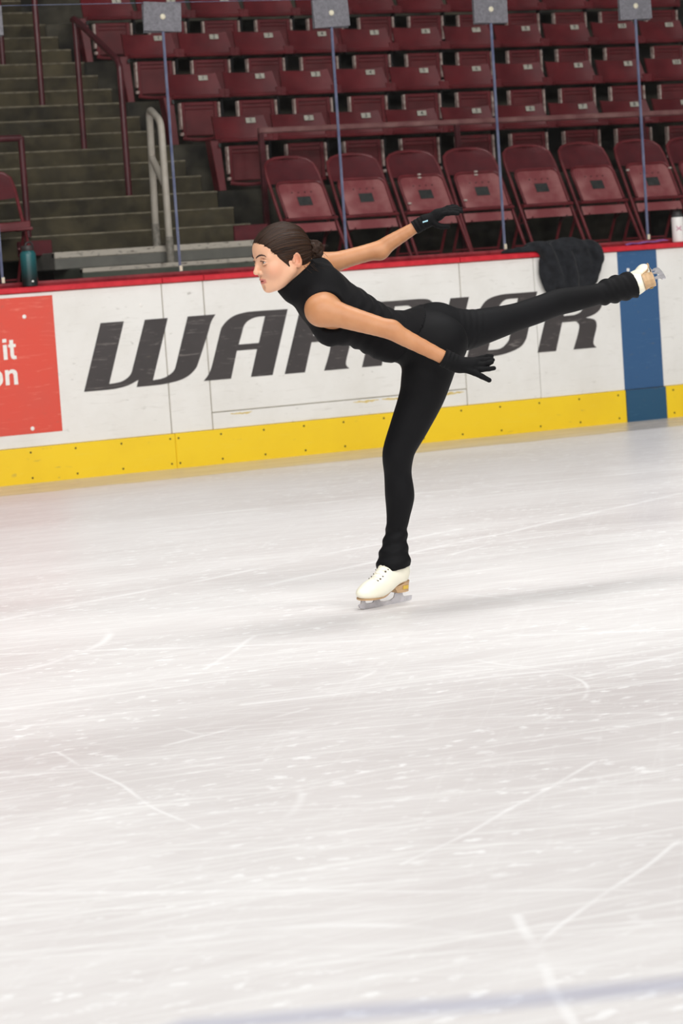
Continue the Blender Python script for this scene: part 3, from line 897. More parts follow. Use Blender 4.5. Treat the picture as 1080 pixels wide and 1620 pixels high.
class Field:
    def __init__(s, xs, ys, zs, big=0.08):
        s.x, s.y, s.z = (np.asarray(a, np.float32) for a in (xs, ys, zs))
        s.v = np.full((len(xs), len(ys), len(zs)), big, np.float32)

    def win(s, lo, hi, pad):
        sl = []
        for a, l, h in zip((s.x, s.y, s.z), lo, hi):
            i0 = max(int(np.searchsorted(a, l - pad)) - 1, 0); i1 = min(int(np.searchsorted(a, h + pad)) + 1, len(a))
            sl.append(slice(i0, max(i1, i0 + 1)))
        X = s.x[sl[0]][:, None, None]; Y = s.y[sl[1]][None, :, None]; Z = s.z[sl[2]][None, None, :]
        return tuple(sl), X, Y, Z

    def union(s, sl, d, k):
        a = s.v[sl]
        if k <= 0: s.v[sl] = np.minimum(a, d)
        else:
            h = np.maximum(k - np.abs(a - d), 0) / k
            s.v[sl] = np.minimum(a, d) - h * h * k * 0.25

    def carve(s, sl, d, k):
        a = s.v[sl]; d = -d
        if k <= 0: s.v[sl] = np.maximum(a, d)
        else:
            h = np.maximum(k - np.abs(a - d), 0) / k
            s.v[sl] = np.maximum(a, d) + h * h * k * 0.25

    def cone(s, a, b, ra, rb, k=0.02, carve=False, infl=0.0):
        a = np.array(a, float); b = np.array(b, float); ra += infl; rb += infl
        R = max(ra, rb)
        sl, X, Y, Z = s.win(np.minimum(a, b) - R, np.maximum(a, b) + R, 0.05 + k)
        ab = b - a; L2 = float(ab @ ab) + 1e-12
        px, py, pz = X - a[0], Y - a[1], Z - a[2]
        h = np.clip((px * ab[0] + py * ab[1] + pz * ab[2]) / L2, 0, 1)
        d = vlen(px - ab[0] * h, py - ab[1] * h, pz - ab[2] * h) - (ra + (rb - ra) * h)
        (s.carve if carve else s.union)(sl, d.astype(np.float32), k)

    def limb(s, pts, rs, k=0.003, infl=0.0, n=5):
        q = smooth_poly([tuple(p) + (r,) for p, r in zip(pts, rs)], n)
        s.chain([np.array(a[:3]) for a in q], [a[3] for a in q], k, infl)

    def chain(s, pts, rs, k=0.015, infl=0.0):
        for i in range(len(pts) - 1): s.cone(pts[i], pts[i + 1], rs[i], rs[i + 1], k, infl=infl)

    def ball(s, c, r, k=0.02, carve=False, infl=0.0): s.cone(c, np.array(c, float) + 1e-5, r, r, k, carve, infl)

    def ell(s, c, axes, radii, k=0.03, carve=False, infl=0.0):
        c = np.array(c, float); radii = [r + infl for r in radii]; R = max(radii)
        sl, X, Y, Z = s.win(c - R, c + R, 0.05 + k)
        px, py, pz = X - c[0], Y - c[1], Z - c[2]
        q = [(px * a[0] + py * a[1] + pz * a[2]) for a in axes]
        k0 = vlen(*(qi / r for qi, r in zip(q, radii)))
        k1 = vlen(*(qi / (r * r) for qi, r in zip(q, radii))) + 1e-9
        d = k0 * (k0 - 1) / k1
        (s.carve if carve else s.union)(sl, d.astype(np.float32), k)

    def plane_cut(s, p, n, k=0.0):
        """keep the side the normal points away from"""
        n = np.array(n, float); n /= np.linalg.norm(n)
        d = ((s.x[:, None, None] - p[0]) * n[0] + (s.y[None, :, None] - p[1]) * n[1] + (s.z[None, None, :] - p[2]) * n[2]).astype(np.float32)
        s.v = np.maximum(s.v, d)

    def XYZ(s): return s.x[:, None, None], s.y[None, :, None], s.z[None, None, :]

    def mesh(s, name, smooth_it=0):
        v = s.v
        inside = v < 0
        nx, ny, nz = v.shape
        cnt = np.zeros((nx - 1, ny - 1, nz - 1), np.uint8)
        for i in (0, 1):
            for j in (0, 1):
                for k in (0, 1): cnt += inside[i:nx - 1 + i, j:ny - 1 + j, k:nz - 1 + k]
        act = np.argwhere((cnt > 0) & (cnt < 8))
        idx = np.full((nx - 1, ny - 1, nz - 1), -1, np.int64)
        idx[act[:, 0], act[:, 1], act[:, 2]] = np.arange(len(act))
        corner = {}
        for i in (0, 1):
            for j in (0, 1):
                for k in (0, 1): corner[(i, j, k)] = v[act[:, 0] + i, act[:, 1] + j, act[:, 2] + k].astype(np.float64)
        acc = np.zeros((len(act), 3)); num = np.zeros(len(act))
        for c0 in corner:
            for ax in range(3):
                if c0[ax] == 1: continue
                c1 = list(c0); c1[ax] = 1; c1 = tuple(c1)
                a, b_ = corner[c0], corner[c1]
                mk = (a < 0) != (b_ < 0)
                t = np.where(mk, a / np.where(mk, a - b_, 1), 0)
                p = np.zeros((len(act), 3)) + np.array(c0)
                p[:, ax] += t
                acc[mk] += p[mk]; num += mk
        loc = acc / num[:, None]
        V = np.empty((len(act), 3))
        for ax, g_ in enumerate((s.x, s.y, s.z)):
            g_ = g_.astype(np.float64); i0 = act[:, ax]
            V[:, ax] = g_[i0] + (g_[i0 + 1] - g_[i0]) * loc[:, ax]
        faces = []
        for ax in range(3):
            sl0 = [slice(None)] * 3; sl1 = [slice(None)] * 3
            sl0[ax] = slice(0, -1); sl1[ax] = slice(1, None)
            A = inside[tuple(sl0)]; B = inside[tuple(sl1)]
            for flip in (0, 1):
                e = np.argwhere((A & ~B) if not flip else (~A & B))
                o1, o2 = [(1, 2), (2, 0), (0, 1)][ax]
                ok = (e[:, o1] > 0) & (e[:, o2] > 0) & (e[:, o1] < v.shape[o1] - 1) & (e[:, o2] < v.shape[o2] - 1)
                e = e[ok]
                q = []
                for d1, d2 in ((-1, -1), (0, -1), (0, 0), (-1, 0)):
                    c_ = e.copy(); c_[:, o1] += d1; c_[:, o2] += d2
                    q.append(idx[c_[:, 0], c_[:, 1], c_[:, 2]])
                q = np.stack(q, 1)
                if flip: q = q[:, ::-1]
                faces.append(q)
        Fq = np.concatenate(faces)
        for _ in range(smooth_it):
            S = np.zeros_like(V); n_ = np.zeros(len(V))
            for a in range(4):
                b_ = (a + 1) % 4
                np.add.at(S, Fq[:, a], V[Fq[:, b_]]); np.add.at(n_, Fq[:, a], 1)
                np.add.at(S, Fq[:, b_], V[Fq[:, a]]); np.add.at(n_, Fq[:, b_], 1)
            V = 0.5 * V + 0.5 * S / np.maximum(n_, 1)[:, None]
        me = bpy.data.meshes.new(name)
        me.vertices.add(len(V)); me.vertices.foreach_set('co', V.ravel())
        me.loops.add(Fq.size); me.loops.foreach_set('vertex_index', Fq.ravel().astype(np.int32))
        me.polygons.add(len(Fq)); me.polygons.foreach_set('loop_start', np.arange(0, Fq.size, 4, dtype=np.int32))
        try: me.polygons.foreach_set('loop_total', np.full(len(Fq), 4, np.int32))
        except Exception: pass
        me.update(calc_edges=True); me.validate()
        me.shade_smooth()
        s.V = V
        return me


def graded(lo, hi, fine, a, b_, coarse):
    """axis samples: spacing `fine` inside [a,b], `coarse` elsewhere"""
    out = []
    if a > lo: out += list(np.arange(lo, a, coarse))
    out += list(np.arange(a, b_, fine))
    if hi > b_: out += list(np.arange(b_, hi + coarse, coarse))
    return np.array(sorted(set(np.round(out, 5))))


# ------------------------------------------------------------------ the skater
FOOT = np.array([4.643, -7.608, 0.0])
FH = np.array([math.sin(YAW), math.cos(YAW), 0.0])     # skater frame: x along the picture, y away, z up
RH = np.array([math.cos(YAW), -math.sin(YAW), 0.0])


def P(px, py, d=0.0):
    """where the sight line of a measured joint meets the depth d (m behind the skating foot)"""
    ray = _F + CR * (px - 540) / FPX + CU * (810 - py) / FPX
    t = (d - (CAM - FOOT) @ FH) / (ray @ FH)
    q = CAM - FOOT + t * ray
    return np.array([q @ RH, q @ FH, q[2]])


def unit(v): v = np.array(v, float); return v / np.linalg.norm(v)


def frame(a, l):
    a = unit(a); l = np.array(l, float); l = unit(l - a * (l @ a)); return a, l, np.cross(a, l)


person = empty('person', tuple(FOOT), -YAW)
tag(person, 'figure skater in black turtleneck, leggings and gloves gliding in a spiral on one leg', 'person')

# materials of the figure
mt, nt, b = nmat('skin')
at_ = N(nt, 'ShaderNodeAttribute'); at_.attribute_name = 'lips'
sk = ramp(nt, noise(nt, pos(nt, obj=True), 14, 4), 0.35, 0.7, srgb(188, 130, 88), srgb(198, 142, 100))
atf = N(nt, 'ShaderNodeAttribute'); atf.attribute_name = 'face'
sk = mixc(nt, atf.outputs['Fac'], sk, srgb(226, 176, 144))
sk = mixc(nt, at_.outputs['Fac'], sk, srgb(196, 120, 108))
at2 = N(nt, 'ShaderNodeAttribute'); at2.attribute_name = 'blush'
sk = mixc(nt, math_(nt, 'MULTIPLY', at2.outputs['Fac'], 0.35), sk, srgb(206, 112, 88))
nt.links.new(sk, b.inputs['Base Color'])
b.inputs['Roughness'].default_value = 0.48
b.inputs['Subsurface Weight'].default_value = 0.12
b.inputs['Subsurface Radius'].default_value = (0.012, 0.005, 0.003)
MT['skin'] = mt
mt, nt, b = nmat('black_knit')
p = pos(nt, obj=True)
nt.links.new(ramp(nt, noise(nt, p, 6, 4), 0.3, 0.8, srgb(11, 11, 13), srgb(20, 19, 21)), b.inputs['Base Color'])
b.inputs['Roughness'].default_value = 0.85
b.inputs['Specular IOR Level'].default_value = 0.15
b.inputs['Sheen Weight'].default_value = 0.03
b.inputs['Sheen Roughness'].default_value = 0.4
bump(nt, b, noise(nt, pos(nt, (1, 1, 1), True), 160, 3), 0.25, 0.003)
MT['knit'] = mt
MT['legging'] = plain('black_stretch_cloth', srgb(10, 10, 12), srgb(15, 15, 18), 5, 0.7, obj=True, bmp=0.08, bscale=200, spec=0.18)
MT['glove'] = plain('black_glove_fleece', srgb(9, 9, 11), srgb(15, 15, 17), 20, 0.8, obj=True, bmp=0.2, bscale=120, spec=0.2)
mt, nt, b = nmat('brown_hair')
hd = N(nt, 'ShaderNodeAttribute'); hd.attribute_name = 'strand'
hs = N(nt, 'ShaderNodeTexNoise'); hs.noise_dimensions = '1D'; hs.inputs['Scale'].default_value = 34; hs.inputs['Detail'].default_value = 5
nt.links.new(hd.outputs['Fac'], hs.inputs['W'])
hc = ramp(nt, hs.outputs['Fac'], 0.40, 0.66, srgb(16, 10, 7), srgb(70, 42, 22))
nt.links.new(hc, b.inputs['Base Color'])
b.inputs['Roughness'].default_value = 0.5
b.inputs['Specular IOR Level'].default_value = 0.28
bump(nt, b, hs.outputs['Fac'], 0.6, 0.004)
MT['hair'] = mt
MT['brow'] = plain('brow_hair', srgb(58, 38, 30), srgb(76, 52, 42), 60, 0.7, obj=True)
MT['boot'] = plain('ivory_boot_leather', srgb(240, 236, 216), srgb(248, 245, 230), 9, 0.38, obj=True)
MT['heel'] = plain('tan_stacked_heel', srgb(176, 142, 104), srgb(206, 172, 130), 12, 0.45, obj=True, stretch=(1, 1, 8))
MT['lace'] = plain('cream_lace', srgb(232, 226, 206), srgb(242, 238, 222), 60, 0.6, obj=True)
MT['hook'] = plain('dull_lace_hook', srgb(84, 74, 66), srgb(120, 110, 98), 60, 0.4, metal=0.5, obj=True)
mt, nt, b = nmat('eye')
tc = N(nt, 'ShaderNodeTexCoord'); sp = N(nt, 'ShaderNodeSeparateXYZ'); nt.links.new(tc.outputs['Object'], sp.inputs[0])
iris = ramp(nt, sp.outputs[0], 0.0, 1.0)
rr = iris.node; rr.color_ramp.interpolation = 'CONSTANT'
rr.color_ramp.elements[0].color = srgb(222, 214, 208); rr.color_ramp.elements[1].color = srgb(16, 12, 12)
e2 = rr.color_ramp.elements.new(0.5); e2.color = srgb(70, 58, 54)
rr.color_ramp.elements[1].position = 0.0103; rr.color_ramp.elements[1].color = srgb(84, 66, 56)
rr.color_ramp.elements[2].position = 0.0121; rr.color_ramp.elements[2].color = srgb(14, 10, 10)
nt.links.new(iris, b.inputs['Base Color']); b.inputs['Roughness'].default_value = 0.15
MT['eye'] = mt

# ---- frames and joints
HS = 1.08                                   # head size
yaw_h, pit_h = R_(25), R_(10)
h_fwd = np.array([-math.cos(yaw_h) * math.cos(pit_h), -math.sin(yaw_h) * math.cos(pit_h), -math.sin(pit_h)])
h_left = unit(np.cross([0, 0, 1], h_fwd))
h_up = np.cross(h_fwd, h_left)
h_roll = R_(-2)
h_left, h_up = h_left * math.cos(h_roll) + h_up * math.sin(h_roll), h_up * math.cos(h_roll) - h_left * math.sin(h_roll)
HO = P(445, 406, -0.13)


def H(x, y, z): return HO + HS * (x * h_fwd + y * h_left + z * h_up)


HAX = (h_fwd, h_left, h_up)
TA, TL, TD = frame(P(500, 444, -0.10) - P(672, 528, 0.0), (0.05, -0.89, -0.40))   # torso axis, her left, her back
PA, PL, PD = frame(P(610, 515, 0.0) - P(700, 535, 0.03), (0.05, -0.96, -0.22))
if TD[2] < 0: TD = -TD
if PD[2] < 0: PD = -PD

shN, elN, wrN = P(512, 491, -0.22), P(616, 522, -0.29), P(706, 568, -0.27)
shF, elF, wrF = P(508, 421, 0.10), P(600, 394, 0.16), P(661, 357, 0.15)
legS = [(P(688, 548, -0.03), 0.098), (P(676, 590, -0.04), 0.094), (P(667, 626, -0.04), 0.083), (P(648, 672, -0.035), 0.0705), (P(633, 706, -0.03), 0.060), (P(629, 724, -0.025), 0.0565),
        (P(629, 748, -0.01), 0.0505), (P(631.5, 775, 0.0), 0.0535), (P(632, 790, 0.01), 0.0525), (P(629.5, 818, 0.02), 0.0425), (P(626.5, 845, 0.03), 0.0375), (P(625, 880, 0.04), 0.036)]
legR = [(P(705, 524, 0.10), 0.090), (P(742, 521, 0.13), 0.074), (P(780, 512, 0.16), 0.062), (P(815, 502, 0.20), 0.0525), (P(848, 491, 0.24), 0.0505), (P(880, 479, 0.28), 0.0495), (P(905, 474, 0.31), 0.047),
        (P(935, 468, 0.34), 0.041), (P(965, 461, 0.37), 0.036), (P(1000, 450, 0.40), 0.034)]


def torso(f, infl=0.0, neck=True):
    f.ell(P(543, 494.5, -0.06), (TA, TL, TD), (0.165, 0.140, 0.099), 0.05, infl=infl)
    f.ell(P(506, 467, -0.075), (TA, TL, TD), (0.085, 0.165, 0.078), 0.06, infl=infl)
    f.ell(P(608, 529, -0.02), (TA, TL, TD), (0.13, 0.118, 0.088), 0.05, infl=infl)
    f.ell(P(672, 533, 0.02), (PA, PL, PD), (0.12, 0.155, 0.105), 0.05, infl=infl)
    for s in (-1, 1):
        c = P(526, 503, -0.07) + TL * 0.055 * s - TD * 0.040
        f.ball(c, 0.038, 0.06, infl=infl)
        f.cone(P(506, 452, -0.07) + TL * 0.05 * s, (shN if s == 1 else shF) + TA * 0.0, 0.05, 0.047, 0.04, infl=infl)
    f.ball(P(701, 541, -0.055), 0.090, 0.05, infl=infl)
    f.ball(P(690, 512, 0.11), 0.080, 0.05, infl=infl)


def legs(f, infl=0.0):
    f.cone(legS[0][0], legS[1][0], legS[0][1], legS[1][1], 0.04, infl=infl)
    f.cone(legR[0][0], legR[1][0], legR[0][1], legR[1][1], 0.03, infl=infl)
    for L in (legS, legR):
        f.limb([q[0] for q in L], [q[1] for q in L], infl=infl)


def arms(f, infl=0.0):
    f.ball(shN + np.array([-0.012, 0, 0.0]), 0.056, 0.03, infl=infl)
    f.cone(shN, shN * 0.8 + elN * 0.2, 0.050, 0.047, 0.02, infl=infl)
    f.limb([shN, shN * 0.55 + elN * 0.45, elN, elN * 0.72 + wrN * 0.28, wrN], [0.049, 0.0410, 0.0335, 0.0305, 0.0235], infl=infl)
    f.ball(elN + np.array([0.010, 0, 0.007]), 0.027, 0.02, infl=infl)
    f.ball(shF + np.array([-0.006, 0, 0.002]), 0.046, 0.03, infl=infl)
    f.cone(shF, shF * 0.8 + elF * 0.2, 0.043, 0.041, 0.02, infl=infl)
    f.limb([shF, shF * 0.5 + elF * 0.5, elF, elF * 0.7 + wrF * 0.3, wrF], [0.042, 0.033, 0.0320, 0.0290, 0.0205], infl=infl)
    f.ball(elF + np.array([0.004, -0.01, -0.016]), 0.024, 0.025, infl=infl)


def head(f):
    s = HS
    f.ell(H(-0.008, 0, 0.030), HAX, (0.088 * s, 0.073 * s, 0.078 * s), 0.02)
    f.ell(H(0.030, 0, -0.022), HAX, (0.060 * s, 0.060 * s, 0.080 * s), 0.035)
    f.ell(H(0.040, 0, 0.040), HAX, (0.050 * s, 0.056 * s, 0.040 * s), 0.03)
    for y in (-1, 1):
        f.cone(H(0.0, 0.054 * y, -0.045), H(0.052, 0.022 * y, -0.084), 0.019 * s, 0.017 * s, 0.03)
        f.ball(H(0.058, 0.036 * y, -0.030), 0.025 * s, 0.025)
        f.cone(H(0.082, 0.012 * y, 0.017), H(0.066, 0.047 * y, 0.015), 0.0085 * s, 0.009 * s, 0.014)
    f.ball(H(0.073, 0, -0.0905), 0.0155 * s, 0.022)
    f.cone(H(0.040, 0, -0.05), H(0.068, 0, -0.068), 0.03 * s, 0.022 * s, 0.02)
    for y in (-1, 1):
        f.ball(H(0.091, 0.032 * y, 0.0), 0.0155 * s, 0.010, carve=True)
    # nose
    f.cone(H(0.084, 0, 0.012), H(0.103, 0, -0.027), 0.0065 * s, 0.0080 * s, 0.010)
    f.ball(H(0.1045, 0, -0.0305), 0.0078 * s, 0.006)
    for y in (-1, 1):
        f.ball(H(0.093, 0.0115 * y, -0.034), 0.0072 * s, 0.006)
        f.ball(H(0.099, 0.006 * y, -0.0425), 0.0032 * s, 0.003, carve=True)
    # lips, slightly parted
    for y in (-1, 1):
        f.cone(H(0.080, 0.017 * y, -0.0605), H(0.0905, 0.003 * y, -0.0570), 0.0035 * s, 0.0048 * s, 0.006)
        f.cone(H(0.079, 0.014 * y, -0.0670), H(0.0875, 0.0, -0.0705), 0.0035 * s, 0.0055 * s, 0.006)
    f.ell(H(0.092, 0, -0.0636), HAX, (0.010 * s, 0.013 * s, 0.0018 * s), 0.002, carve=True)
    f.ball(H(0.090, 0, -0.083), 0.007 * s, 0.012, carve=True)
    # eyelids around the ball
    for y in (-1, 1):
        ec = (0.0725, 0.0315 * y, 0.0)
        arcs = []
        for k in range(7):
            a = R_(-62 + 124 * k / 6)
            arcs.append(H(ec[0] + 0.0135 * math.cos(a) * 1.0, ec[1] + 0.0145 * math.sin(a), ec[2] + 0.0078 * math.cos(a)))
        f.chain(arcs, [0.0026 * s] * 7, 0.003)
        arcs = []
        for k in range(7):
            a = R_(-62 + 124 * k / 6)
            arcs.append(H(ec[0] + 0.0130 * math.cos(a), ec[1] + 0.0145 * math.sin(a), ec[2] - 0.0068 * math.cos(a)))
        f.chain(arcs, [0.0022 * s] * 7, 0.003)
    # ears
    for y in (-1, 1):
        ea, eb = unit(h_fwd * 0.92 - h_left * 0.38 * y), unit(h_left * 0.92 * y + h_fwd * 0.38)
        f.ell(H(-0.022, 0.0735 * y, -0.016), (ea, eb, unit(h_up - h_fwd * 0.15)), (0.0150 * s, 0.0070 * s, 0.0270 * s), 0.006)
        f.ell(H(-0.020, 0.0775 * y, -0.012), (ea, eb, unit(h_up - h_fwd * 0.15)), (0.0085 * s, 0.0070 * s, 0.0165 * s), 0.003, carve=True)
        f.cone(H(-0.010, 0.0735 * y, -0.014), H(-0.008, 0.0735 * y, -0.019), 0.0042 * s, 0.0042 * s, 0.004)
    # neck
    f.cone(H(-0.035, 0, -0.045), P(494, 448, -0.09), 0.054, 0.058, 0.03)


def axis_set(lo, hi, fa, fb, fine=0.0021, coarse=0.0065): return [graded(lo[i], hi[i], fine, fa[i], fb[i], coarse) for i in range(3)]


allp = np.array([shN, shF, elN, elF, wrN, wrF] + [q[0] for q in legS + legR] + [HO])
lo, hi = allp.min(0) - 0.16, allp.max(0) + 0.16
hlo = np.array([min(H(*c)[i] for c in ((.125, 0, 0), (0, .09, 0), (0, -.09, 0), (-.03, 0, 0), (0, 0, .0), (.1, .0, -.115), (.03, .05, -.1))) for i in range(3)]) - 0.006
hhi = np.array([max(H(*c)[i] for c in ((.125, 0, 0), (0, .09, 0), (0, -.09, 0), (-.03, 0, 0), (0, 0, .05), (.1, .0, -.115), (.03, .05, -.1))) for i in range(3)]) + 0.006
AX = axis_set(lo, hi, hlo, hhi)
body_f = Field(*AX)
torso(body_f, -0.006); legs(body_f, -0.006); arms(body_f); head(body_f)
me = body_f.mesh('body')
V = body_f.V
rel = (V - HO) / HS
hx, hy, hz = rel @ h_fwd, rel @ h_left, rel @ h_up


def sstep(a, b_, x): t = np.clip((x - a) / (b_ - a), 0, 1); return t * t * (3 - 2 * t)


lipm = np.clip(1.25 - np.maximum(np.abs(hz + 0.0640) / (0.0105 * (1 - 0.45 * np.clip(np.abs(hy) / 0.019, 0, 1))) * 1.0, np.abs(hy) / 0.0195), 0, 0.25) * 4 * (hx > 0.074)
blush = np.exp(-(((hx - 0.06) / 0.03) ** 2 + ((np.abs(hy) - 0.05) / 0.025) ** 2 + ((hz + 0.035) / 0.022) ** 2)) + np.exp(-(((hx + 0.022) / 0.02) ** 2 + ((np.abs(hy) - 0.078) / 0.014) ** 2 + ((hz + 0.014) / 0.03) ** 2)) * 1.2
facem = sstep(-0.06, 0.0, hx) * sstep(0.16, 0.12, np.abs(hx)) * (np.abs(hy) < 0.1) * sstep(-0.14, -0.10, hz)
for nm, arr in (('lips', lipm), ('face', facem), ('blush', np.clip(blush, 0, 1.2))):
    a = me.attributes.new(nm, 'FLOAT', 'POINT'); a.data.foreach_set('value', arr.astype(np.float32))
body = link('body', me, 'skin', person)

# eyes and brows


def surf_x(y, z):
    """forward reach of the face at a height and side"""
    for x in np.arange(0.13, 0.02, -0.0008):
        q = H(x, y, z)
        i = [min(int(np.searchsorted(g_, v_)), len(g_) - 1) for g_, v_ in zip(AX, q)]
        if body_f.v[i[0], i[1], i[2]] < 0: return float(x)
    return 0.05


ey = MB().lathe([(0.0006, -0.0125)] + [(0.0125 * math.cos(R_(t)), 0.0125 * math.sin(R_(t))) for t in range(-80, 81, 10)] + [(0.0006, 0.0125)], 20).mesh('eye', smooth=True)
ey.transform(Matrix.Rotation(math.pi / 2, 4, 'Y'))
ey.materials.append(MT['eye'])
gz = unit(h_fwd * 1.0 + h_left * 0.10 + h_up * 0.02)
ga, gl_, gu = gz, unit(np.cross(h_up, gz)), None
gu = np.cross(ga, gl_)
for y in (-1, 1):
    o = link('eye', ey, None, body)
    c = H(0.0735, 0.0315 * y, 0.0)
    o.matrix_local = Matrix(((ga[0], gl_[0], gu[0], c[0]), (ga[1], gl_[1], gu[1], c[1]), (ga[2], gl_[2], gu[2], c[2]), (0, 0, 0, 1)))
    bp = [(0.011, 0.0180), (0.020, 0.0225), (0.029, 0.0255), (0.038, 0.0262), (0.046, 0.0228), (0.052, 0.0175)]
    br = MB().tube([H(surf_x(q[0] * y, q[1]) + 0.0006, q[0] * y, q[1]) for q in bp], [0.0018, 0.0028, 0.0030, 0.0026, 0.0018, 0.0008], 8)
    br.build('eyebrow', 'brow', body, 0, True)
    lp = []
    for a_ in range(-70, 71, 14):
        yy = 0.0315 * y + 0.0150 * math.sin(R_(a_)); zz = 0.0040 + 0.0040 * math.cos(R_(a_)) - 0.0034
        lp.append(H(max(surf_x(yy, zz + 0.0015), 0.0735 + math.sqrt(max(0.0126 ** 2 - (yy - 0.0315 * y) ** 2, 0)) if abs(yy - 0.0315 * y) < 0.0126 else 0) + 0.0008, yy, zz + 0.0012))
    MB().tube(lp, [0.0006] + [0.0013] * (len(lp) - 2) + [0.0006], 6).build('eyelash', 'brow', body, 0, True)

# ---- hair: combed back cap and knot
hl_, hh_ = HO - 0.24, HO + 0.22
fh = Field(*[np.arange(hl_[i], hh_[i], 0.0028) for i in range(3)])
s = HS
fh.ell(H(-0.010, 0, 0.031), HAX, (0.094 * s, 0.0795 * s, 0.084 * s), 0.0)
fh.ell(H(-0.050, 0, 0.000), HAX, (0.056 * s, 0.064 * s, 0.058 * s), 0.03)
fh.ell(H(0.034, 0, 0.042), HAX, (0.052 * s, 0.061 * s, 0.043 * s), 0.02)
X, Y, Z = fh.XYZ()
rx, ry, rz = (X - HO[0]), (Y - HO[1]), (Z - HO[2])
qx = (rx * h_fwd[0] + ry * h_fwd[1] + rz * h_fwd[2]) / s
qy = (rx * h_left[0] + ry * h_left[1] + rz * h_left[2]) / s
qz = (rx * h_up[0] + ry * h_up[1] + rz * h_up[2]) / s
ang = np.arctan2(qy, qz)
fh.v = fh.v + ((0.0012 * np.sin(ang * 22 + 9 * qx) + 0.0010 * np.sin(ang * 41 - 14 * qx)) * (1 - sstep(-0.03, 0.015, qx)) - 0.0022 * sstep(-0.02, 0.03, qx)).astype(np.float32)
# face opening
fo = Field(fh.x, fh.y, fh.z)
fo.ell(H(0.112, 0, -0.026), (unit(h_fwd + h_up * 0.35), h_left, unit(h_up - h_fwd * 0.35)), (0.090 * s, 0.108 * s, 0.090 * s), 0.0)
fo.v = fo.v + (0.0022 * np.sin(ang * 17 + 1.3) + 0.0016 * np.sin(ang * 37) - 0.004 * np.exp(-((np.abs(ang) - 0.75) / 0.22) ** 2)).astype(np.float32)
fh.carve((slice(None),) * 3, fo.v, 0.010)
fh.ell(H(0.030, 0, -0.085), HAX, (0.062 * s, 0.12 * s, 0.066 * s), 0.012, carve=True)
for y in (-1, 1):
    fh.ell(H(-0.022, 0.088 * y, -0.022), HAX, (0.019 * s, 0.024 * s, 0.030 * s), 0.006, carve=True)
    fh.cone(H(0.024, 0.066 * y, 0.006), H(0.010, 0.0705 * y, -0.030), 0.009, 0.003, 0.010)
me = fh.mesh('hair')
rel = (fh.V - HO) / HS
a = me.attributes.new('strand', 'FLOAT', 'POINT')
a.data.foreach_set('value', (np.arctan2(rel @ h_left, rel @ h_up) * 1.0 + 0.6 * (rel @ h_fwd)).astype(np.float32))
hair = link('hair', me, 'hair', person)
bc = np.array(H(-0.118, 0.012, 0.000))
lo_b, hi_b = bc - 0.07, bc + 0.07
fb = Field(*[np.arange(lo_b[i], hi_b[i], 0.0018) for i in range(3)])
fb.ball(bc, 0.030, 0)
rb = random.Random(3)
for k in range(9):
    ax = unit([rb.gauss(0, 1), rb.gauss(0, 0.8), rb.gauss(0, 1)])
    u = unit(np.cross(ax, [0.3, 0.2, 1])); w_ = np.cross(ax, u)
    r0 = rb.uniform(0.024, 0.035)
    pts = [bc + (u * math.cos(t) + w_ * math.sin(t)) * r0 * (1 + 0.1 * math.sin(2 * t)) + ax * 0.008 * math.sin(t + k) for t in np.linspace(0, rb.uniform(3.6, 5.6), 12)]
    fb.chain(pts, list(np.linspace(0.0085, 0.0055, 12)), 0.002)
me = fb.mesh('hair_bun')
rel = fb.V - bc
a = me.attributes.new('strand', 'FLOAT', 'POINT')
a.data.foreach_set('value', (rel[:, 0] * 30 + rel[:, 2] * 34 + np.sin(rel[:, 1] * 90)).astype(np.float32) * 0.5)
link('hair_bun', me, 'hair', hair)
for k in range(10):
    p0 = bc + np.array([0.022 + rb.uniform(-.006, .01), rb.uniform(-.02, .01), rb.uniform(-.022, .012)])
    d_ = np.array([rb.uniform(0.012, 0.034), rb.uniform(-.01, .01), rb.uniform(-.026, .008)])
    MB().tube([p0, p0 + d_ * 0.5 + np.array([0, 0, 0.004]), p0 + d_], [0.0007, 0.0006, 0.0003], 4).build('loose_strand', 'hair', hair)
for k in range(8):
    p0 = H(-0.070 + rb.uniform(-.02, .02), 0.045 + rb.uniform(0, .015), -0.045)
    MB().tube([p0, p0 + np.array([0.012, -0.004, -0.014]), p0 + np.array([0.03 + rb.uniform(0, .02), -0.006, -0.030 + rb.uniform(-.01, .01)])], [0.0008, 0.0007, 0.0003], 4).build('loose_strand', 'hair', hair)

# fine combed strands lying over the cap, fraying at the hairline
HC = np.array(H(-0.008, 0, 0.012))


def fval(F_, q):
    i = []
    for g_, v_ in zip((F_.x, F_.y, F_.z), q):
        if v_ < g_[0] or v_ > g_[-1]: return 1.0
        i.append(min(int(np.searchsorted(g_, v_)), len(g_) - 1))
    return float(F_.v[i[0], i[1], i[2]])


def radial(d):
    for r in np.arange(0.150, 0.05, -0.0012):
        q = HC + d * r
        if fval(fh, q) < 0.0 or fval(body_f, q) < 0.0: return r
    return 0.06


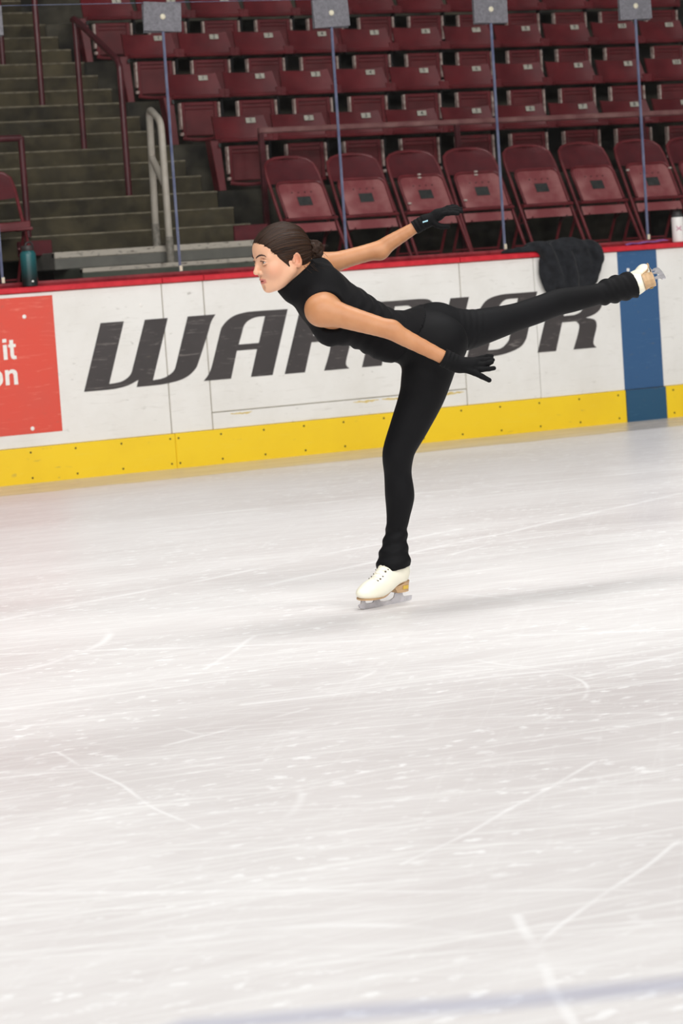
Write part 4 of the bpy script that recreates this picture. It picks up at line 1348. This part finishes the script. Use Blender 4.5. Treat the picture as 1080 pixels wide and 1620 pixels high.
cv = fh.V
rel = (cv - np.array(H(0.112, 0, -0.026)))
e1, e2_, e3 = unit(h_fwd + h_up * 0.35), h_left, unit(h_up - h_fwd * 0.35)
kk = np.sqrt(((rel @ e1) / (0.090 * s)) ** 2 + ((rel @ e2_) / (0.108 * s)) ** 2 + ((rel @ e3) / (0.090 * s)) ** 2)
cand = cv[(kk < 1.10) & (((cv - HO) @ h_up) > 0.012)]
cand = np.array([q for q in cand[::3] if fval(body_f, q + unit(q - HC) * 0.0005) > 0.0005 and abs(radial(unit(q - HC)) - np.linalg.norm(q - HC)) < 0.004])
rh = random.Random(11)
sm = MB(); svals = []
bd = unit(bc - HC)
for k in range(300):
    v0 = np.array(cand[rh.randrange(len(cand))])
    d0 = unit(v0 - HC)
    st_ = -rh.uniform(0.0, 0.13) if k % 4 else rh.uniform(0, 0.5)
    en_ = rh.uniform(0.35, 1.0)
    sv = rh.uniform(-3, 3)
    pts_ = []
    for t in np.linspace(st_, en_, 11):
        d = unit(d0 * (1 - t) + bd * t + h_up * 0.10 * math.sin(math.pi * max(t, 0)) * (1 if d0 @ h_up > 0.4 else 0.3))
        pts_.append(HC + d * (radial(d) + 0.0003))
    for i_ in range(1, len(pts_) - 1): pts_[i_] = 0.25 * pts_[i_ - 1] + 0.5 * pts_[i_] + 0.25 * pts_[i_ + 1]
    n0 = len(sm.v)
    sm.tube(pts_, [0.0003] + [0.0009] * 9 + [0.0003], 4)
    svals += [sv] * (len(sm.v) - n0)
me = bpy.data.meshes.new('combed_strands'); me.from_pydata(sm.v, [], sm.f); me.shade_smooth()
a = me.attributes.new('strand', 'FLOAT', 'POINT'); a.data.foreach_set('value', np.array(svals, np.float32))
tag(link('combed_strands', me, 'hair', hair), kind='stuff')

# ---- sleeveless turtleneck
COL0, COL1 = P(441.5, 460, -0.09), P(494, 413, -0.09)
cn = np.cross(COL1 - COL0, (0, 1, 0.12)); cn = unit(cn)
if cn[0] > 0: cn = -cn
tlo, thi = P(420, 620, 0)[[0, 1, 2]] - 0.02, P(700, 380, 0) + 0.02
tlo[1], thi[1] = -0.36, 0.26
ft = Field(*[np.arange(tlo[i], thi[i], 0.0048) for i in range(3)])
torso(ft, 0.004)
arms_ft = Field(*[np.arange(tlo[i], thi[i], 0.0048) for i in range(3)])
# collar, loose around the neck
cc = (COL0 + COL1) / 2
ca, cl_, cd_ = frame(cn, (0, 1, 0.1))
for t, ra in ((0.0, 0.076), (0.022, 0.077), (-0.02, 0.077), (-0.045, 0.082)):
    ft.ell(cc + cn * t - unit(COL1 - COL0) * 0.004, (ca, cl_, cd_), (0.045, 0.070, ra), 0.02)
ft.cone(cc - cn * 0.02, P(506, 458, -0.08), 0.070, 0.090, 0.04)
# folds
X, Y, Z = ft.XYZ()
ta = (X - HO[0]) * TA[0] + (Y - HO[1]) * TA[1] + (Z - HO[2]) * TA[2]
tl = (X - HO[0]) * TL[0] + (Y - HO[1]) * TL[1] + (Z - HO[2]) * TL[2]
td = (X - HO[0]) * TD[0] + (Y - HO[1]) * TD[1] + (Z - HO[2]) * TD[2]
w_low = np.exp(-((ta + 0.40) / 0.10) ** 2)
ft.v = ft.v + (0.0028 * np.sin(ta * 150 + 3.0 * np.sin(tl * 22) + 14 * td) * w_low + 0.0016 * np.sin(ta * 70 + tl * 60) * np.exp(-((ta + 0.2) / 0.12) ** 2)).astype(np.float32)
# armholes: scooped around each shoulder
for shp, elb, sg, rr_ in ((shN, elN, 1, 0.088), (shF, elF, -1, 0.070)):
    out = unit(elb - shp)
    c0 = shp + TL * sg * 0.014 + out * 0.02
    ft.ell(c0, (TA, TL, TD), (rr_, 0.075, rr_ * 1.0), 0.006, carve=True)
    ft.cone(shp + out * 0.03, elb, 0.058 if sg == 1 else 0.048, 0.05, 0.004, carve=True)
ft.plane_cut(cc + cn * 0.004, cn)
hem_p, hem_n = P(645, 530, 0.0), unit(-TA + np.array([0, 0, -0.15]))
ft.plane_cut(hem_p, hem_n)
me = ft.mesh('turtleneck_top', 1)
top = link('turtleneck_top', me, 'knit', person)
top['label'] = 'black sleeveless turtleneck top'

# ---- leggings
llo, lhi = P(590, 915, 0) - 0.02, P(1015, 440, 0) + 0.05
llo[1], lhi[1] = -0.22, 0.50
flg = Field(*[np.arange(llo[i], lhi[i], 0.0052) for i in range(3)])
torso(flg, 0.0); legs(flg, 0.0)
# cuffs bunched over the boots
cufS = [(P(627, 838, 0.03), 0.038), (P(625.5, 853, 0.034), 0.043), (P(624, 868, 0.034), 0.0485), (P(623, 884, 0.03), 0.0585), (P(622.5, 900, 0.028), 0.0655)]
cufR = [(P(950, 465, 0.36), 0.043), (P(968, 459, 0.378), 0.049), (P(985, 454.5, 0.392), 0.050), (P(1003, 449.5, 0.402), 0.051), (P(1012, 447, 0.406), 0.051)]
for Cc in (cufS, cufR): flg.limb([q[0] for q in Cc], [q[1] for q in Cc], 0.004)
X, Y, Z = flg.XYZ()


def folds(pts, n_, amp, width, seed, twist=2.0):
    """uneven rings of gathered cloth along a limb"""
    a0, b0 = pts[0], pts[-1]
    ax = unit(b0 - a0); L = np.linalg.norm(b0 - a0)
    u = unit(np.cross(ax, [0.2, 1, 0.1])); w_ = np.cross(ax, u)
    t = ((X - a0[0]) * ax[0] + (Y - a0[1]) * ax[1] + (Z - a0[2]) * ax[2]) / L
    pu = (X - a0[0]) * u[0] + (Y - a0[1]) * u[1] + (Z - a0[2]) * u[2]
    pw = (X - a0[0]) * w_[0] + (Y - a0[1]) * w_[1] + (Z - a0[2]) * w_[2]
    th = np.arctan2(pw, pu)
    win = sstep(-0.25, 0.1, t) * (1 - sstep(1.1, 1.3, t)) * (np.sqrt(pu * pu + pw * pw) < width)
    flg.v[...] = flg.v + (amp * np.sin(n_ * t * 6.283 + twist * np.sin(th + seed) + 0.9 * np.sin(2 * th + 2 * seed)) * win).astype(np.float32)


folds([cufS[0][0], cufS[-1][0]], 3.2, 0.0028, 0.12, 1.0, 2.4)
folds([cufR[0][0], cufR[-1][0]], 3.6, 0.0036, 0.12, 2.2, 2.2)
folds([P(716, 510, 0.10), P(750, 520, 0.13)], 3.6, 0.0008, 0.13, 0.6, 1.6)
flg.plane_cut(P(640, 530, 0.0), unit(TA + np.array([0, 0, 0.1])))
# open ends over the boots
d1 = unit(cufS[-1][0] - cufS[2][0]); flg.plane_cut(P(622.5, 899.5, 0.028), unit(np.array([0.13, 0.05, -1.0])))
flg.v = np.maximum(flg.v, np.where(X > P(940, 460, .3)[0], ((X - P(1002, 451, 0.40)[0]) * 0.93 + (Y - 0.40) * 0.26 + (Z - P(1002, 451, 0.40)[2]) * 0.28), -1).astype(np.float32))
me = flg.mesh('leggings', 1)
leg = link('leggings', me, 'legging', person)
leg['label'] = 'black stretch leggings bunched at the ankles'

# ---- gloves with five fingers


def glove(name, wrist, arm_dir, fingers, palm, cuff_r, label):
    """fingers: list of (list of points, radii)"""
    pts = np.array([wrist] + [q for f_ in fingers for q in f_[0]] + [q for q, _ in palm])
    lo_, hi_ = pts.min(0) - 0.05, pts.max(0) + 0.04
    f = Field(*[np.arange(lo_[i], hi_[i], 0.0020) for i in range(3)])
    f.chain([q for q, r in palm], [r for q, r in palm], 0.012)
    for fp, fr_ in fingers: f.chain(fp, fr_, 0.0035)
    a = wrist - arm_dir * 0.012; b_ = wrist + arm_dir * 0.034
    f.cone(a, b_, cuff_r, cuff_r * 0.97, 0.006)
    # hem ring and fine cuff ribs
    X, Y, Z = f.XYZ()
    t = (X - a[0]) * arm_dir[0] + (Y - a[1]) * arm_dir[1] + (Z - a[2]) * arm_dir[2]
    f.v = f.v + (0.0010 * np.sin(t * 420) * (t < 0.045)).astype(np.float32)
    f.plane_cut(a - arm_dir * 0.004, -arm_dir)
    o = link(name, f.mesh(name, 0), 'glove', person)
    o['label'] = label
    return o


adN = unit(wrN - elN); adF = unit(wrF - elF)
dN = -0.27
G = lambda pts: [P(*q) for q in pts]
palmN = [(P(712, 571, dN), 0.027), (P(727, 577, dN), 0.028), (P(742, 578, dN - 0.004), 0.027), (P(750, 576, dN - 0.002), 0.024)]
fingN = [(G([(746, 570, dN + .014), (762, 566.5, dN + .016), (771, 564, dN + .012), (777.5, 563.5, dN + .006)]), [0.0105, 0.0098, 0.0090, 0.0078]),
         (G([(748, 572, dN + .002), (764, 570, dN - .002), (773, 569, dN - .004), (779, 569.5, dN - .002)]), [0.0112, 0.0102, 0.0094, 0.0082]),
         (G([(748, 577, dN - .010), (762, 577, dN - .016), (772, 575, dN - .018), (777.5, 573, dN - .016)]), [0.0112, 0.0104, 0.0096, 0.0082]),
         (G([(748, 584, dN - .018), (762, 584.5, dN - .026), (773, 583.5, dN - .030), (781, 582.5, dN - .032)]), [0.0112, 0.0100, 0.0090, 0.0080]),
         (G([(735, 583, dN - .016), (750, 589.5, dN - .030), (762, 595.5, dN - .036), (773.5, 601.5, dN - .038)]), [0.0150, 0.0115, 0.0100, 0.0088])]
gN = glove('glove', wrN, adN, fingN, palmN, 0.0335, 'black knit glove on the lowered near hand, fingers spread')
dF = 0.15
palmF = [(P(668, 354, dF), 0.022), (P(680, 348, dF), 0.022), (P(692, 340, dF), 0.0205), (P(700, 336, dF), 0.018)]
fingF = [(G([(698, 333, dF + .012), (708, 328.5, dF + .014), (716, 326.5, dF + .012), (722.5, 327, dF + .008)]), [0.0092, 0.0086, 0.0080, 0.0072]),
         (G([(700, 334.5, dF + .004), (712, 330.5, dF + .004), (721, 329.5, dF + .002), (728.5, 331, dF)]), [0.0100, 0.0092, 0.0086, 0.0076]),
         (G([(700, 337, dF - .006), (712, 334, dF - .010), (721, 333.5, dF - .012), (729.5, 334.5, dF - .012)]), [0.0100, 0.0094, 0.0086, 0.0076]),
         (G([(699, 339, dF - .014), (709, 337.5, dF - .020), (717, 337, dF - .022), (724, 338, dF - .022)]), [0.0098, 0.0090, 0.0080, 0.0072]),
         (G([(684, 351, dF - .012), (691, 356, dF - .018), (700, 358.5, dF - .020), (708.5, 358, dF - .018)]), [0.0130, 0.0110, 0.0098, 0.0085])]
gF = glove('glove', wrF, adF, fingF, palmF, 0.0265, 'black glove on the raised far hand with a pale blue tab')
tabm = plain('pale_blue_tab', srgb(150, 200, 216), srgb(176, 216, 228), 30, 0.5)
tb = P(672, 350.5, 0.15); tb[1] -= 0.0285
tu = unit(P(677, 349, 0.15) - P(667, 352, 0.15)); tv = np.array([0, 0, 1.0])
q = [tb + tu * sx * 0.0105 + tv * sz * 0.0032 for sx, sz in ((-1, -1), (1, -1), (1, 1), (-1, 1))]
MB().add(q + [p + np.array([0, 0.006, 0]) for p in q], [(0, 1, 2, 3), (7, 6, 5, 4), (0, 4, 5, 1), (1, 5, 6, 2), (2, 6, 7, 3), (3, 7, 4, 0)]).build('pull_tab', tabm, gF, 0.001)
tb = P(746, 588, dN - .034); q = [tb + np.array(v) for v in ((-.007, 0, -.004), (.006, 0, .000), (.006, 0, .008), (-.007, 0, .002))]
MB().add(q + [p + np.array([0, 0.008, 0]) for p in q], [(0, 1, 2, 3), (7, 6, 5, 4), (0, 4, 5, 1), (1, 5, 6, 2), (2, 6, 7, 3), (3, 7, 4, 0)]).build('glove_tab', 'plug', gN, 0.001)

# ---- skates (foot frame: x toe, y her left, z up from the ice)


def boot_mesh():
    f = Field(np.arange(-0.16, 0.18, 0.0028), np.arange(-0.075, 0.0751, 0.0028), np.arange(0.0, 0.30, 0.0028))
    ex = ((1, 0, 0), (0, 1, 0), (0, 0, 1))
    # forefoot, arch, heel, shaft
    f.ell((0.080, 0, 0.062), ex, (0.064, 0.039, 0.029), 0.02)
    f.ell((0.035, 0, 0.074), ex, (0.075, 0.038, 0.040), 0.03)
    f.ell((-0.030, 0, 0.104), ex, (0.070, 0.034, 0.050), 0.03)
    f.ell((-0.078, 0, 0.116), ex, (0.042, 0.033, 0.046), 0.03)
    f.cone((-0.066, 0, 0.140), (-0.068, 0, 0.20), 0.040, 0.037, 0.03)
    f.cone((-0.005, 0, 0.112), (-0.050, 0, 0.165), 0.034, 0.034, 0.03)
    X, Y, Z = f.XYZ()
    sole = 0.043 + 0.042 * (1 - sstep(-0.075, 0.045, X))
    f.v = np.maximum(f.v, (sole - Z).astype(np.float32))
    f.v = np.maximum(f.v, (Z - 0.215).astype(np.float32) + 0 * X.astype(np.float32))
    global BOOTF
    BOOTF = f
    return f.mesh('skate_boot', 1)


BOOT = boot_mesh(); BOOT.materials.append(MT['boot'])


def zsole(x): return 0.043 + 0.042 * (1 - float(sstep(-0.075, 0.045, x)))


def make_skate(origin, toe, up, label):
    toe = unit(toe); up = unit(np.array(up) - toe * (np.array(up) @ toe)); lf = np.cross(up, toe)
    bt = link('skate_boot', BOOT, None, person)
    bt.matrix_local = Matrix(((toe[0], lf[0], up[0], origin[0]), (toe[1], lf[1], up[1], origin[1]), (toe[2], lf[2], up[2], origin[2]), (0, 0, 0, 1)))
    bt['label'] = label
    # sole
    outl = [(0.139, 0.0), (0.130, 0.020), (0.105, 0.035), (0.07, 0.039), (0.03, 0.034), (-0.01, 0.028), (-0.05, 0.027), (-0.085, 0.031), (-0.110, 0.024), (-0.121, 0.0)]
    outl = smooth_poly(outl, 3)
    ring = outl + [(x, -y) for x, y in outl[-2:0:-1]]
    n = len(ring)
    vs = [(x, y, zsole(x) + 0.001) for x, y in ring] + [(x, y, zsole(x) - 0.004) for x, y in ring]
    MB().add(vs, [tuple(range(n)), tuple(range(2 * n - 1, n - 1, -1))] + [(i, n + i, n + (i + 1) % n, (i + 1) % n) for i in range(n)]).build('sole', 'heel', bt)
    # heel block
    hv = []
    for z, k, xf in ((0.086, 1.0, -0.030), (0.044, 0.94, -0.048)):
        for x, y in ((xf, 0.025), (-0.085, 0.030), (-0.108, 0.024), (-0.119, 0.008), (-0.119, -0.008), (-0.108, -0.024), (-0.085, -0.030), (xf, -0.025)):
            hv.append((x, y * k, z if z < 0.08 else zsole(x) - 0.004))
    MB().add(hv, [tuple(range(8)), tuple(range(15, 7, -1))] + [(i, 8 + i, 8 + (i + 1) % 8, (i + 1) % 8) for i in range(8)]).build('heel', 'heel', bt)
    MB().box(-0.098, -0.070, 0.0285, 0.0305, 0.056, 0.070).build('heel_mark', plain('gold_print', srgb(206, 168, 60), srgb(222, 190, 84), 90, 0.4, obj=True), bt, 0.0005)
    # blade: runner with toe pick and cut-outs, two sole plates
    bl_ = [(-0.150, 0.010)] + [(x, 0.0030 * ((x - 0.0) / 0.14) ** 2) for x in np.linspace(-0.146, 0.112, 14)] + \
          [(0.122, 0.006), (0.128, 0.004), (0.130, 0.010), (0.136, 0.010), (0.136, 0.016), (0.141, 0.017), (0.139, 0.023), (0.128, 0.024), (0.124, 0.041), (0.106, 0.041), (0.104, 0.026), (0.094, 0.021), (0.066, 0.020), (0.058, 0.027), (0.056, 0.041), (0.034, 0.041), (0.024, 0.021),
           (0.0, 0.016), (-0.030, 0.016), (-0.050, 0.024), (-0.058, 0.044), (-0.096, 0.044), (-0.100, 0.026), (-0.112, 0.020), (-0.150, 0.019)]
    me_b = flat_mesh('blade', [[(x, z) for x, z in bl_]], 0.0021)
    link('blade', me_b, 'steel', bt)
    MB().box(0.028, 0.118, -0.022, 0.022, 0.0370, 0.0392).build('sole_plate', 'steel', bt, 0.001)
    MB().box(-0.110, -0.052, -0.018, 0.018, 0.0415, 0.0437).build('sole_plate', 'steel', bt, 0.001)
    # tongue and lacing
    def topz(x, y):
        i, j = int(np.searchsorted(BOOTF.x, x)), int(np.searchsorted(BOOTF.y, y))
        col_ = np.nonzero(BOOTF.v[i, j] < 0)[0]
        return float(BOOTF.z[col_[-1]]) if len(col_) else 0.1
    for k in range(8):
        x = 0.066 - 0.0128 * k
        w_ = 0.014 + 0.0006 * k
        pts_ = [(x - 0.004 * abs(v_), v_ * w_, topz(x - 0.004 * abs(v_), v_ * w_) + 0.0012) for v_ in (-1.35, -0.9, -0.45, 0, 0.45, 0.9, 1.35)]
        MB().tube(pts_, 0.0030, 6).build('lace', 'lace', bt)
        for y in (-1, 1):
            yy = y * w_ * 1.45; zz = topz(x - 0.006, yy)
            MB().tube([(x - 0.006, yy, zz - 0.001), (x - 0.006, yy * 1.06, zz + 0.0035)], 0.0036, 8).build('eyelet', 'hook', bt)
    return bt


toeS = unit(P(576, 961, 0)[:3] * 0 + np.array([-0.70, -0.71, 0.0]))
make_skate(np.array([0.0, 0.0, 0.0]), toeS, (0.10, -0.06, 1.0), 'ivory figure skate boot standing on the ice')
ankR = P(1005, 451, 0.405)
upR = unit([-0.95, 0.06, -0.25]); toeR = unit([0.10, 0.95, 0.15])
toeR = unit(toeR - upR * (toeR @ upR))
orgR = ankR + toeR * 0.085 - upR * 0.118
make_skate(orgR, toeR, upR, 'ivory figure skate boot on the raised foot')

# ------------------------------------------------------------------ things left on the boards
# dark jacket draped over the cap
fj = Field(np.arange(9.60, 10.56, 0.006), np.arange(-0.13, 0.12, 0.006), np.arange(0.86, 1.36, 0.006))
rj = random.Random(8)
fj.ell((10.17, -0.035, 1.12), ((1, 0, 0), (0, 1, 0), (0, 0, 1)), (0.245, 0.050, 0.23), 0.02)
fj.ell((10.16, 0.00, 1.272), ((1, 0, 0), (0, 1, 0), (0, 0, 1)), (0.27, 0.09, 0.030), 0.04)
for pts, rs_ in ((((9.90, 0.05, 1.29), (9.97, -0.04, 1.285), (10.02, -0.060, 1.20), (10.07, -0.060, 1.08), (10.11, -0.05, 0.95)), (0.030, 0.040, 0.038, 0.035, 0.03)),
                 (((10.04, 0.06, 1.30), (10.10, -0.035, 1.285), (10.16, -0.070, 1.19), (10.18, -0.070, 1.05), (10.18, -0.06, 0.93)), (0.025, 0.034, 0.036, 0.036, 0.03)),
                 (((10.24, 0.05, 1.28), (10.33, -0.02, 1.285), (10.395, -0.05, 1.25), (10.405, -0.055, 1.16), (10.36, -0.05, 1.03)), (0.026, 0.032, 0.036, 0.034, 0.028)),
                 (((9.68, 0.03, 1.270), (9.78, 0.01, 1.276), (9.92, 0.0, 1.280)), (0.010, 0.016, 0.022))):
    fj.limb([np.array(q) for q in pts], rs_, 0.02)
X, Y, Z = fj.XYZ()
fj.v = fj.v + (0.005 * np.sin(X * 38 - Z * 9 + 2.2 * np.sin(Z * 11)) * sstep(1.30, 1.15, Z) + 0.0025 * np.sin(X * 70 + Z * 44) * np.sin(Z * 23 - X * 18)).astype(np.float32)
# hollow where the cap and the board run through the folds
bx_ = np.maximum(np.maximum(-0.0225 - Y, Z - 1.2625), -1.0)
fj.v = np.maximum(fj.v, -(np.maximum(np.maximum(-0.0235 - Y, Z - 1.262), 1.205 - Z)).astype(np.float32) + 0 * X.astype(np.float32))
fj.v = np.maximum(fj.v, -(np.maximum(-0.004 - Y, Z - 1.21)).astype(np.float32) + 0 * X.astype(np.float32))
fj.v = np.maximum(fj.v, (Y - 0.105).astype(np.float32) + 0 * X.astype(np.float32) + 0 * Z.astype(np.float32))
mt, nt, b = nmat('charcoal_fleece')
p = pos(nt)
nt.links.new(ramp(nt, noise(nt, p, 20, 5), 0.3, 0.75, srgb(28, 29, 33), srgb(44, 46, 50)), b.inputs['Base Color'])
b.inputs['Roughness'].default_value = 0.9
b.inputs['Specular IOR Level'].default_value = 0.2
b.inputs['Sheen Weight'].default_value = 0.08
bump(nt, b, noise(nt, p, 130, 3), 0.4, 0.004)
jk = link('jacket', fj.mesh('jacket', 1), mt)
tag(jk, 'dark charcoal jacket draped over the red cap of the boards', 'jacket')

# teal bottle fading to black
bo = empty('water_bottle', (6.171, 0.030, 1.2602))
tag(bo, 'teal steel water bottle fading to black, standing on the boards at the left', 'bottle')
mt, nt, b = nmat('teal_to_black_coat')
tc = N(nt, 'ShaderNodeTexCoord'); sp = N(nt, 'ShaderNodeSeparateXYZ'); nt.links.new(tc.outputs['Object'], sp.inputs[0])
nt.links.new(ramp(nt, math_(nt, 'ADD', sp.outputs[2], math_(nt, 'MULTIPLY', noise(nt, pos(nt, obj=True), 30, 2), 0.01)), 0.05, 0.20, srgb(18, 30, 30), srgb(34, 92, 96)), b.inputs['Base Color'])
b.inputs['Roughness'].default_value = 0.32
MB().lathe([(0.046, 0.0), (0.050, 0.004), (0.051, 0.02), (0.051, 0.200), (0.049, 0.213), (0.040, 0.226), (0.036, 0.230)], 32).build('body', mt, bo, 0, True)
ld = MB().lathe([(0.0395, 0.229), (0.0405, 0.232), (0.0405, 0.258), (0.037, 0.263)], 28).build('lid', 'ink', bo, 0, True)
MB().tube([(0.012 + 0.024 * math.cos(t), 0, 0.262 + 0.022 * math.sin(t)) for t in np.linspace(0, math.pi, 10)], 0.006, 8).build('carry_loop', 'ink', ld, 0, True)
MB().box(-0.006, 0.008, -0.0528, -0.0500, 0.028, 0.038).build('logo_mark', 'plug', bo, 0.001)
# white bottle
wbm = plain('white_bottle_coat', srgb(232, 230, 226), srgb(242, 240, 236), 12, 0.4, obj=True)
wb_ = empty('water_bottle', (11.172, 0.055, 1.2602))
tag(wb_, 'white water bottle with magenta mark standing on the boards at the right', 'bottle')
MB().lathe([(0.040, 0.0), (0.044, 0.004), (0.0445, 0.170), (0.043, 0.178), (0.040, 0.180)], 28).build('body', wbm, wb_, 0, True)
MB().lathe([(0.041, 0.180), (0.042, 0.183), (0.042, 0.196), (0.040, 0.198)], 28).build('collar', 'label_grey', wb_, 0, True)
l2 = MB().lathe([(0.038, 0.198), (0.036, 0.212), (0.022, 0.224), (0.010, 0.226)], 24).build('lid', 'ink', wb_, 0, True)
mg = plain('magenta_print', srgb(176, 40, 112), srgb(190, 60, 128), 60, 0.5)
for pts in ([(-1, 1), (-0.45, 0.35), (0.45, 0.35), (1, 1)], [(-1, -1), (-0.45, -0.35), (0.45, -0.35), (1, -1)]):
    tp = smooth_poly(pts, 4)
    path = []
    for x, z in tp:
        th = -math.pi / 2 - 0.42 + x * 0.40
        path.append((0.0452 * math.cos(th), 0.0452 * math.sin(th), 0.098 + z * 0.016))
    MB().tube(path, 0.0026, 6).build('logo_stroke', mg, wb_)
# purple strap
pm = plain('purple_webbing', srgb(120, 66, 140), srgb(156, 110, 178), 40, 0.6)
gr = []
for i in range(16):
    t = i / 15
    x = 10.72 + 0.34 * t
    z = 1.2615 + 0.006 * math.sin(t * 9) ** 2 + 0.012 * t
    yy = 0.055 + 0.02 * math.sin(t * 5)
    gr.append([(x, yy - 0.014, z), (x, yy + 0.014, z + 0.006)])
ps = MB().slab(gr, (0, 0, 0.0035)).build('strap', pm, None, 0, True)
tag(ps, 'crumpled purple strap lying on the red cap beside the white bottle', 'strap')
